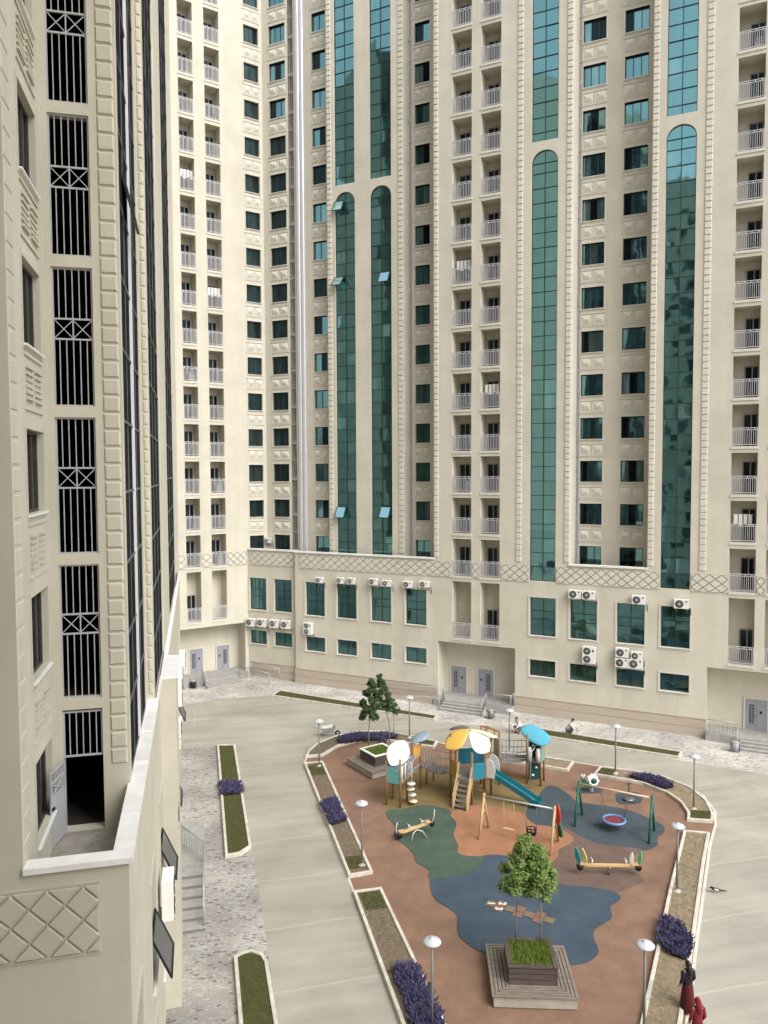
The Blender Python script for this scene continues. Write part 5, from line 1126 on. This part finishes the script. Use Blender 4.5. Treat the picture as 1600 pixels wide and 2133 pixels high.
# ------------------------------------------------------------------ wheelbarrow, stake, bins
c = gp(684, 1534); r = empty("wheelbarrow", c, math.radians(12)); tag(r, "grey steel wheelbarrow parked on the concrete behind the corner lamp", "wheelbarrow")
b = MB(); A = [(-.42, -.22), (.42, -.3), (.42, .3), (-.42, .22)]; lo = [Vector((x * .6, y * .65, .33)) for x, y in A]; hi = [Vector((x * 1.05, y * 1.1, .62 + (.06 if x > 0 else 0))) for x, y in A]; b.add(lo + hi, [(3, 2, 1, 0)] + [(i, (i + 1) % 4, 4 + (i + 1) % 4, 4 + i) for i in range(4)] + [(4 + i, 4 + (i + 1) % 4, (i + 1) % 4, i) for i in range(4)]); b.build("tray", mat("zinc", (.48, .50, .48), .5, metal=.3, var=.2), r)
b = MB()
for s in (-1, 1): b.tube([(.62, s * .06, .18), (.2, s * .18, .3), (-.5, s * .24, .42), (-.95, s * .28, .60)], .02, 6); b.tube([(-.3, s * .2, .33), (-.38, s * .25, 0), (-.15, s * .2, .3)], .018, 6)
b.build("frame", STEEL, r); b = MB(); b.tube([(.62, -.04, .18), (.62, .04, .18)], .18, 18); b.build("wheel", BLACK, r); b = MB(); b.tube([(.62, -.05, .18), (.62, .05, .18)], .08, 12); b.build("hub", STEELL, r)
def stake(px, top, label):
    c = gp(*px); b = MB(); h = zw(c, top); b.tube([(0, 0, 0), (0, 0, h)], .02, 6); o = b.build("stake", mat("stake_wood", (.42, .38, .31), .8), None, c); tag(o, label, "stake", "thin wooden stakes")
stake((642, 1562), 1537, "short thin stake at the left end of the curved bed"); stake((820, 1531), 1496, "tall thin stake supporting the sparse sapling")
def bin_(c, label, m):
    r = empty("litter_bin", c); b = MB(); b.lathe((0, 0, 0), [(.2, .06), (.24, .62), (.22, .62), (.18, .1)], 18); b.build("bucket", m, r); b = MB(); b.lathe((0, 0, 0), [(.25, .60), (.26, .63), (.24, .66)], 18); b.build("rim", STEELL, r); b = MB(); b.tube([(-.28, 0, 0), (-.28, 0, .72), (-.2, 0, .72)], .025, 6); b.tube([(.28, 0, 0), (.28, 0, .72), (.2, 0, .72)], .025, 6); b.build("stand", STEEL, r); tag(r, label, "litter bin", "litter bins by the entrance steps")
bin_(gp(1022, 1497), "grey litter bin at the right foot of the middle entrance steps", STEEL); bin_(gp(1531, 1566), "dark litter bin left of the right entrance steps", FRAMEG); bin_(gp(403, 1434), "dark litter bin at the far left entrance", BLACK)
# ------------------------------------------------------------------ entrance steps and railings
STEPM = mat("step_granite", (.36, .35, .33), .75, var=.2, scale=3, bump=.2)
def steps(F, u0, u1, kin, kout, label, su0=None, su1=None, root_label=None, n=3):
    # landing from depth kin out to kout, then n treads further out (all along local -y of the plane F)
    o = F.w((u0 + u1) / 2, kout, 0); r = empty("entrance_steps", o, math.atan2(F.d.y, F.d.x)); c = (u0 + u1) / 2; b = MB(); b.box(u0 - c + .01, u1 - c - .01, 0, kin - kout - .01, 0.005, LZ); b.build("landing", STEPM, r)
    a, e = (su0 or u0) - c, (su1 or u1) - c
    for i in range(n): b = MB(); b.box(a, e, -.36 * (i + 1), -.36 * i - .002, 0.004, LZ * (n - i) / (n + 1)); b.box(a - .01, e + .01, -.36 * (i + 1) - .02, -.36 * i - .003, LZ * (n - i) / (n + 1), LZ * (n - i) / (n + 1) + .025); b.build("step", STEPM, r)
    tag(r, label, "steps", "entrance steps"); return r
def guard(pts, label, h=.95, n=None, parent=None):
    # railing along world points (each at floor height)
    o = pts[0]; r = empty("railing", o); P = [p - o for p in pts]; b = MB(); b2 = MB()
    for p, q in zip(P, P[1:]):
        up = Vector((0, 0, h)); b.tube([p + up, q + up], .028, 8); b.tube([p + up * .12, q + up * .12], .016, 6)
        L = (q - p).length; k = max(2, int(L / .14))
        for i in range(1, k): v = p + (q - p) * (i / k); b2.tube([v + up * .12, v + up], .010, 5)
    b.build("handrail", STEELL, r); b2.build("balusters", STEEL, r)
    for p in P: b = MB(); b.tube([p, p + Vector((0, 0, h))], .03, 8); b.build("post", STEELL, r)
    tag(r, label, "railing", "steel railings at the entrances")
SU0, SU1 = ML.u(925, -1, 1470), ML.u(1012, -1, 1470)
steps(ML, 12.5, 18.5, 1.5, -.9, "broad granite entrance steps in the middle of the opposite block", SU0, SU1)
guard([ML.w(SU0, -.9, LZ), ML.w(SU0, -2.0, 0.02)], "slanting steel rail left of the middle entrance steps")
guard([ML.w(7.3, -.75, .08), ML.w(SU0 - .05, -.88, LZ)], "long low steel railing of the ramp left of the middle entrance")
guard([ML.w(SU1, -2.0, 0.02), ML.w(SU1, -.88, LZ), ML.w(18.45, -.88, LZ), ML.w(18.45, -.05, LZ)], "steel railing right of the middle entrance steps")
rp = empty("ramp", ML.w(7.3, -.8, 0), math.atan2(ML.d.y, ML.d.x)); b = MB(); x1 = 12.4 - 7.3; b.add([(0, 0, 0), (x1, 0, 0), (x1, .7, 0), (0, .7, 0), (x1, 0, LZ), (x1, .7, LZ)], [(3, 2, 1, 0), (0, 1, 4), (3, 5, 2), (0, 4, 5, 3), (1, 2, 5, 4)]); b.build("slope", STONE, rp); tag(rp, "stone faced ramp rising to the middle entrance", "ramp")
steps(ML, 31.3, 37.6, 1.5, -.6, "granite entrance steps at the right edge of the picture", ML.u(1540, -1, 1560), 37.4)
guard([ML.w(31.4, -.58, LZ), ML.w(33.2, -.58, LZ), ML.w(33.2, -1.7, .02)], "steel railing beside the right hand entrance")
steps(LL, -8.05, -2.2, 1.6, -1.0, "granite landing and steps of the far left entrance", -6.4, -3.4, n=3)
guard([LL.w(-6.5, -1.0, LZ), LL.w(-6.6, -2.2, .02)], "short steel rail left of the far left entrance steps"); guard([LL.w(-3.3, -1.0, LZ), LL.w(-3.0, -2.2, .3), ML.w(-1.6, -1.7, .02)], "long sloping steel rail right of the far left entrance"); guard([LL.w(-2.2, -1.0, LZ), ML.w(-1.5, -.4, .1)], "low steel rail against the podium wall at far left")
# basement stairs at the near block
o = NL.w(.08, 15.8, 0); r = empty("side_stairs", o, math.atan2(DR.y, DR.x)); SH = 1.05
RISER = mat("riser_dark", (.24, .23, .215), .85, var=.2)
b = MB(); b.box(0, 1.25, 3.2, 7.4, .004, SH); b.build("landing", STEPM, r)
for i in range(6): b = MB(); z = SH - .15 * (i + 1); b.box(0.004, 1.2, 3.2 - .52 * (i + 1), 3.2 - .52 * i - .002, .004, z - .03, 1); b.box(0.004, 1.2, 3.2 - .52 * (i + 1) - .03, 3.2 - .52 * i - .002, z - .03, z); b.build("step", [STEPM, RISER], r)
tag(r, "grey concrete side stairs against the near block beside the stone paving", "stairs")
q = lambda x, y, z: NL.w(.08 + x, 15.8 + y, z)
guard([q(.1, 5.2, SH), q(1.2, 3.3, SH), q(1.15, .2, .12)], "grey steel railing round the side stairs of the near block")
# ------------------------------------------------------------------ air conditioners
def acm(px, py, k, lab, w=.82, h=.56, fans=1): u, z = ML.hit(px, py, k - .42); ac(ML.w(u, k - .42, z), ML.d, lab, w, h, fans)
acm(700, 1215, 0, "left of two small air conditioners over the second tall podium window", .62, .46); acm(723, 1216, 0, "right of two small air conditioners over the second tall podium window", .62, .46)
acm(768, 1218, 0, "left of two air conditioners over the third tall podium window", .66, .50); acm(796, 1221, 0, "right of two air conditioners over the third tall podium window", .66, .46)
acm(839, 1224, 0, "grey fronted air conditioner over the fourth tall podium window", .7, .5); acm(873, 1223, 0, "white boxy air conditioner right above the fourth tall podium window", .75, .46)
acm(657, 1214, 0, "air conditioner above the leftmost tall window of the projecting podium", .6, .44)
for i, (x, y) in enumerate(((512, 1304), (535, 1305), (561, 1307), (585, 1309))): acm(x, y, PLK, ("first", "second", "third", "fourth")[i] + " from the left in the row of four air conditioners at the podium corner", .82, .68)
acm(632, 1321, 0, "tall twin fan air conditioner by the podium corner edge", .75, .95, 2)
acm(1184, 1246, 0, "left of the pair of air conditioners over the second window from the right strip", .85, .58); acm(1212, 1248, 0, "right of the pair of air conditioners over the second window from the right strip", .85, .58)
acm(1316, 1258, 0, "single air conditioner above the third tall window on the right", .85, .58); acm(1404, 1267, 0, "single air conditioner above the rightmost tall podium window", .9, .6)
acm(1213, 1381, 0, "tall twin fan air conditioner above a small right hand window", .85, 1.15, 2)
acm(1282, 1368, 0, "upper left air conditioner of the cluster of four", .85, .62); acm(1281, 1389, 0, "lower left air conditioner of the cluster of four", .85, .62); acm(1314, 1374, 0, "upper right, smaller air conditioner of the cluster of four", .72, .54); acm(1309, 1392, 0, "lower right air conditioner of the cluster of four", .9, .64)
acm(552, 1131, DP, "small air conditioner in the inner corner above the terrace", .5, .42)
def acn(y, z, x, lab, w=.85, h=.6, fans=1): ac(NL.w(x + .42, y, z), DL, lab, w, h, fans)
acn(8.2, 5.0, 0, "nearest air conditioner on the side of the near block, over the stairs", .9, 1.1, 2); acn(11.9, 5.9, .06, "second air conditioner on the side of the near block", .85, .7)
acn(17.4, 7.0, .06, "air conditioner further along the near block wall, lower unit", .85, .62); acn(20.3, 7.4, .06, "twin fan air conditioner further along the near block wall", .85, 1.2, 2); acn(22.6, 8.0, .06, "small air conditioner on the near block wall beyond the twin fan unit", .8, .56); acn(30, 6.6, .06, "farthest air conditioner on the near block wall, near the far entrance", .85, .9, 2)

# ================================================================== PEOPLE AND BIRD
SKIN = mat("skin", (.45, .27, .19), .55, spec=.3); HAIR = mat("hair", (.012, .010, .009), .5)
def skin_body(name, joints, edges, m, parent, sub=2):
    me = bpy.data.meshes.new(name); me.from_pydata([j[0] for j in joints], edges, []); o = bpy.data.objects.new(name, me); COL.objects.link(o)
    sm = o.modifiers.new("skin", 'SKIN'); ss = o.modifiers.new("sub", 'SUBSURF'); ss.levels = sub; ss.render_levels = sub; sm.use_smooth_shade = True
    for i, j in enumerate(joints):
        r = j[1]; me.skin_vertices[0].data[i].radius = r if hasattr(r, '__len__') else (r, r)
    me.skin_vertices[0].data[0].use_root = True
    dg = bpy.context.evaluated_depsgraph_get(); me2 = bpy.data.meshes.new_from_object(o.evaluated_get(dg)); bpy.data.objects.remove(o); me2.materials.clear()
    for x in (m if isinstance(m, list) else [m]): me2.materials.append(x)
    return me2
def hand(b, wrist, fwd, side, s=1.0):
    # palm and five short fingers
    fwd = fwd.normalized(); up = fwd.cross(side).normalized(); side = up.cross(fwd)
    b.tube([wrist, wrist + fwd * .04 * s, wrist + fwd * .085 * s], [.026 * s, .036 * s, .034 * s], 8)
    for i, l in enumerate((.06, .075, .08, .07)): o = wrist + fwd * .08 * s + side * ((i - 1.5) * .019 * s); b.tube([o, o + fwd * l * .55 * s + up * -.005, o + fwd * l * s - up * .02 * s], [.0095 * s, .009 * s, .007 * s], 6)
    o = wrist + fwd * .03 * s + side * .03 * s; b.tube([o, o + (fwd + side).normalized() * .04 * s, o + (fwd * 1.3 + side * .7).normalized() * .07 * s], [.012 * s, .011 * s, .008 * s], 6)
def head(b, c, face, s=1.0):
    face = face.normalized(); sd = face.cross(Vector((0, 0, 1))).normalized(); up = sd.cross(face)
    n, k = 16, 10; vs = []
    for i in range(k + 1):
        ph = math.pi * i / k
        for j in range(n):
            a = 2 * math.pi * j / n; x, y, z = math.sin(ph) * math.cos(a), math.sin(ph) * math.sin(a), math.cos(ph)
            jaw = 1 - .22 * max(0, -z); vs.append(c + (sd * (x * .075 * jaw) + face * (y * .094 * (jaw if y > 0 else 1)) + up * (z * .115)) * s)
    b.add(vs, [(i * n + j, (i + 1) * n + j, (i + 1) * n + (j + 1) % n, i * n + (j + 1) % n) for i in range(k) for j in range(n)], 0, True)
    f = c + face * .092 * s; b.tube([f + up * .02 * s, f - up * .025 * s + face * .02 * s], [.008 * s, .015 * s], 6)
    for q in (-1, 1): b.lathe(c + sd * (q * .076 * s), [(.01, -.03 * s), (.016, 0), (.01, .03 * s)], 8); b.lathe(c + face * .086 * s + sd * (q * .03 * s) + up * .015 * s, [(.004, -.008), (.011, 0), (.004, .008)], 8, 1)
    b.bar(c + face * .085 * s - up * .055 * s - sd * .02 * s, c + face * .085 * s - up * .055 * s + sd * .02 * s, .008, .01, 2)
LIP = mat("lip", (.30, .10, .08), .5)
def hair_cap(b, c, face, s=1.0, length=.0):
    face = face.normalized(); sd = face.cross(Vector((0, 0, 1))).normalized(); up = sd.cross(face); n, k = 16, 8; vs = []
    for i in range(k + 1):
        ph = math.pi * .66 * i / k
        for j in range(n):
            a = 2 * math.pi * j / n; y = math.sin(ph) * math.sin(a); z = math.cos(ph)
            if y > .2: z = max(z, .42 + .3 * y * 0)
            vs.append(c + (sd * (math.sin(ph) * math.cos(a) * .088) + face * (y * .10 - .01) + up * (z * .128 + .006)) * s)
    b.add(vs, [(i * n + j, (i + 1) * n + j, (i + 1) * n + (j + 1) % n, i * n + (j + 1) % n) for i in range(k) for j in range(n)], 0, True)
    if length: b.tube([c - face * .06 * s + up * .02, c - face * .09 * s - up * .12, c - face * .1 * s - up * (.12 + length)], [.085 * s, .095 * s, .05 * s], 12)
def standing(p, face, h, label, top, skirt, hairlen=.28, scarf=None, dress_len=.12):
    s = h / 1.66; r = empty("person", (p.x, p.y, 0)); f = face.normalized(); f.z = 0; sd = f.cross(Vector((0, 0, 1))); V = lambda x, y, z: sd * x * s + f * y * s + Vector((0, 0, z * s))
    J = [(V(0, 0, .93), (.13 * s, .10 * s)), (V(0, 0, 1.12), (.105 * s, .085 * s)), (V(0, 0, 1.30), (.13 * s, .095 * s)), (V(0, -.01, 1.42), .055 * s), (V(0, 0, 1.50), .05 * s)]
    E_ = [(0, 1), (1, 2), (2, 3), (3, 4)]
    for q in (-1, 1):
        i = len(J); J += [(V(q * .17, 0, 1.37), .055 * s), (V(q * .215, -.02, 1.12), .042 * s), (V(q * .20, .10, .93), .033 * s), (V(q * .19, .13, .88), .028 * s)]; E_ += [(2, i), (i, i + 1), (i + 1, i + 2), (i + 2, i + 3)]
        i = len(J); J += [(V(q * .09, 0, .86), .085 * s), (V(q * .095, .02 + q * .06, .48), .058 * s), (V(q * .095, -.02 + q * .12, .09), .04 * s), (V(q * .10, .10 + q * .12, .035), .035 * s)]; E_ += [(0, i), (i, i + 1), (i + 1, i + 2), (i + 2, i + 3)]
    me = skin_body("person", J, E_, SKIN, r); body = put("body", me, r)
    b = MB(); head(b, V(0, .015, 1.575), f, s * 1.0)
    for q in (-1, 1): hand(b, V(q * .19, .13, .885), V(0, .35, -.9), V(-q, 0, 0), s)
    b.build("head_and_hands", [SKIN, BLACK, LIP], body)
    g = MB(); g.lathe((0, 0, 0), [(.135 * s, .98 * s), (.16 * s, .9 * s), (.19 * s, .6 * s), (.24 * s, dress_len * s), (.225 * s, dress_len * s)], 22); g.build("skirt", skirt, r)
    t = MB(); T = lambda z, a, b_: [V(math.cos(k * math.pi / 9) * a, math.sin(k * math.pi / 9) * b_, z) for k in range(18)]
    rings = [T(.9, .165, .135), T(1.08, .15, .115), T(1.25, .175, .125), T(1.38, .16, .10), T(1.44, .075, .065)]; vs = sum(rings, []); t.add(vs, [(i * 18 + k, i * 18 + (k + 1) % 18, (i + 1) * 18 + (k + 1) % 18, (i + 1) * 18 + k) for i in range(4) for k in range(18)], 0, True)
    for q in (-1, 1): t.tube([V(q * .14, 0, 1.38), V(q * .18, 0, 1.34), V(q * .22, -.02, 1.12), V(q * .205, .08, .96)], [.065 * s, .068 * s, .056 * s, .047 * s], 10)
    t.build("jacket", top, r); hb_ = MB(); hair_cap(hb_, V(0, .015, 1.575), f, s * (1.08 if scarf else 1.0), hairlen * s); hb_.build("headscarf" if scarf else "hair", scarf or HAIR, r)
    for q in (-1, 1): k = MB(); e = V(q * .10, .03 + q * .12, .035); k.tube([e - f * .06 * s, e + f * .05 * s, e + f * .14 * s], [.036 * s, .042 * s, .028 * s], 10); k.build("shoe", BLACK, r)
    tag(r, label, "person"); return r
DKRED = mat("cloth_dark_red", (.075, .006, .010), .85, var=.2, scale=6); REDC = mat("cloth_red", (.17, .012, .02), .85, var=.2, scale=6); BLK = mat("cloth_black", (.014, .010, .016), .9, var=.3); WHC = mat("cloth_white", (.66, .66, .65), .85, var=.1); GRYC = mat("cloth_grey", (.10, .10, .095), .9, var=.2)
standing(gp(1432, 2108), Vector((-.25, 1, 0)), 1.66, "person walking away in black top and long dark red skirt, long black hair", BLK, DKRED, .34)
standing(gp(1452, 2190), Vector((-.1, 1, 0)), 1.62, "person in red jacket and dark red dress at the bottom edge", REDC, DKRED, .2, scarf=REDC)
def crouching(p, face, label):
    r = empty("person", (p.x, p.y, .02)); f = face.normalized(); sd = f.cross(Vector((0, 0, 1))); V = lambda x, y, z: sd * x + f * y + Vector((0, 0, z))
    J = [(V(0, -.18, .30), (.15, .13)), (V(0, -.10, .52), (.13, .11)), (V(0, .05, .74), (.16, .11)), (V(0, .12, .84), .055), (V(0, .15, .90), .05)]; E_ = [(0, 1), (1, 2), (2, 3), (3, 4)]
    for q in (-1, 1):
        i = len(J); J += [(V(q * .19, .08, .76), .06), (V(q * .23, .26, .55), .045), (V(q * .15, .45, .40), .036), (V(q * .13, .50, .36), .03)]; E_ += [(2, i), (i, i + 1), (i + 1, i + 2), (i + 2, i + 3)]
        i = len(J); J += [(V(q * .12, -.12, .30), .09), (V(q * .20, .24, .46), .065), (V(q * .15, .02, .08), .045), (V(q * .16, .14, .04), .04)]; E_ += [(0, i), (i, i + 1), (i + 1, i + 2), (i + 2, i + 3)]
    body = put("body", skin_body("person", J, E_, SKIN, r), r)
    b = MB(); head(b, V(0, .20, .99), V(0, 1, -.35)); 
    for q in (-1, 1): hand(b, V(q * .13, .50, .36), V(0, .6, -.6), V(-q, 0, 0))
    b.build("head_and_hands", [SKIN, BLACK, LIP], body)
    h_ = MB(); hair_cap(h_, V(0, .20, .99), V(0, 1, -.35)); h_.build("hair", HAIR, r)
    J2 = [(V(0, -.19, .34), (.17, .15)), (V(0, -.10, .53), (.15, .13)), (V(0, .05, .73), (.18, .125)), (V(0, .09, .80), .08)]; E2 = [(0, 1), (1, 2), (2, 3)]
    for q in (-1, 1): i = len(J2); J2 += [(V(q * .19, .08, .76), .072), (V(q * .23, .25, .56), .058), (V(q * .18, .38, .46), .048)]; E2 += [(2, i), (i, i + 1), (i + 1, i + 2)]
    put("shirt", skin_body("shirt", J2, E2, WHC, r), r)
    J3 = [(V(0, -.18, .28), (.165, .14))]; E3 = []
    for q in (-1, 1): i = len(J3); J3 += [(V(q * .12, -.12, .30), .10), (V(q * .20, .24, .46), .075), (V(q * .155, .03, .10), .056)]; E3 += [(0, i), (i, i + 1), (i + 1, i + 2)]
    put("trousers", skin_body("trousers", J3, E3, GRYC, r), r)
    for q in (-1, 1): k = MB(); e = V(q * .155, .04, .03); k.tube([e - f * .05, e + f * .06, e + f * .16], [.036, .042, .03], 10); k.build("shoe", BLACK, r)
    tag(r, label, "person")
crouching(gp(1187, 1531), Vector((1, -.4, 0)), "person in a white shirt crouching by the right grass strip")
crouching(gp(1080, 1527), Vector((-.8, -.6, 0)), "person in white crouching at the strip's end beside the blue petal roof")
c = gp(1492, 1860); r = empty("bird", (c.x, c.y, .006), math.radians(-8)); tag(r, "black and white bird standing on the concrete drive at right", "bird")
b = MB(); b.tube([(-.26, 0, .2), (-.2, 0, .22), (-.12, 0, .17), (0, 0, .14), (.1, 0, .13), (.16, 0, .12)], [.012, .045, .06, .075, .06, .02], 10, 0); b.tube([(.12, 0, .12), (.25, 0, .11), (.42, 0, .10)], [.035, .03, .018], 8, 0); b.build("body", BLACK, r)
b = MB(); b.tube([(-.12, 0, .115), (-.02, 0, .095), (.07, 0, .10)], [.03, .06, .03], 10); 
for s in (-1, 1): b.tube([(-.1, s * .055, .18), (0, s * .068, .165), (.08, s * .055, .15)], [.02, .034, .015], 8)
b.build("white_plumage", WHT, r)
b = MB()
for s in (-1, 1): b.tube([(.0, s * .03, .08), (.01, s * .03, 0)], .006, 5)
b.build("legs", STEEL, r)
b = MB(); b.tube([(-.25, 0, .2), (-.31, 0, .19)], [.014, .003], 6); b.build("beak", BLACK, r)
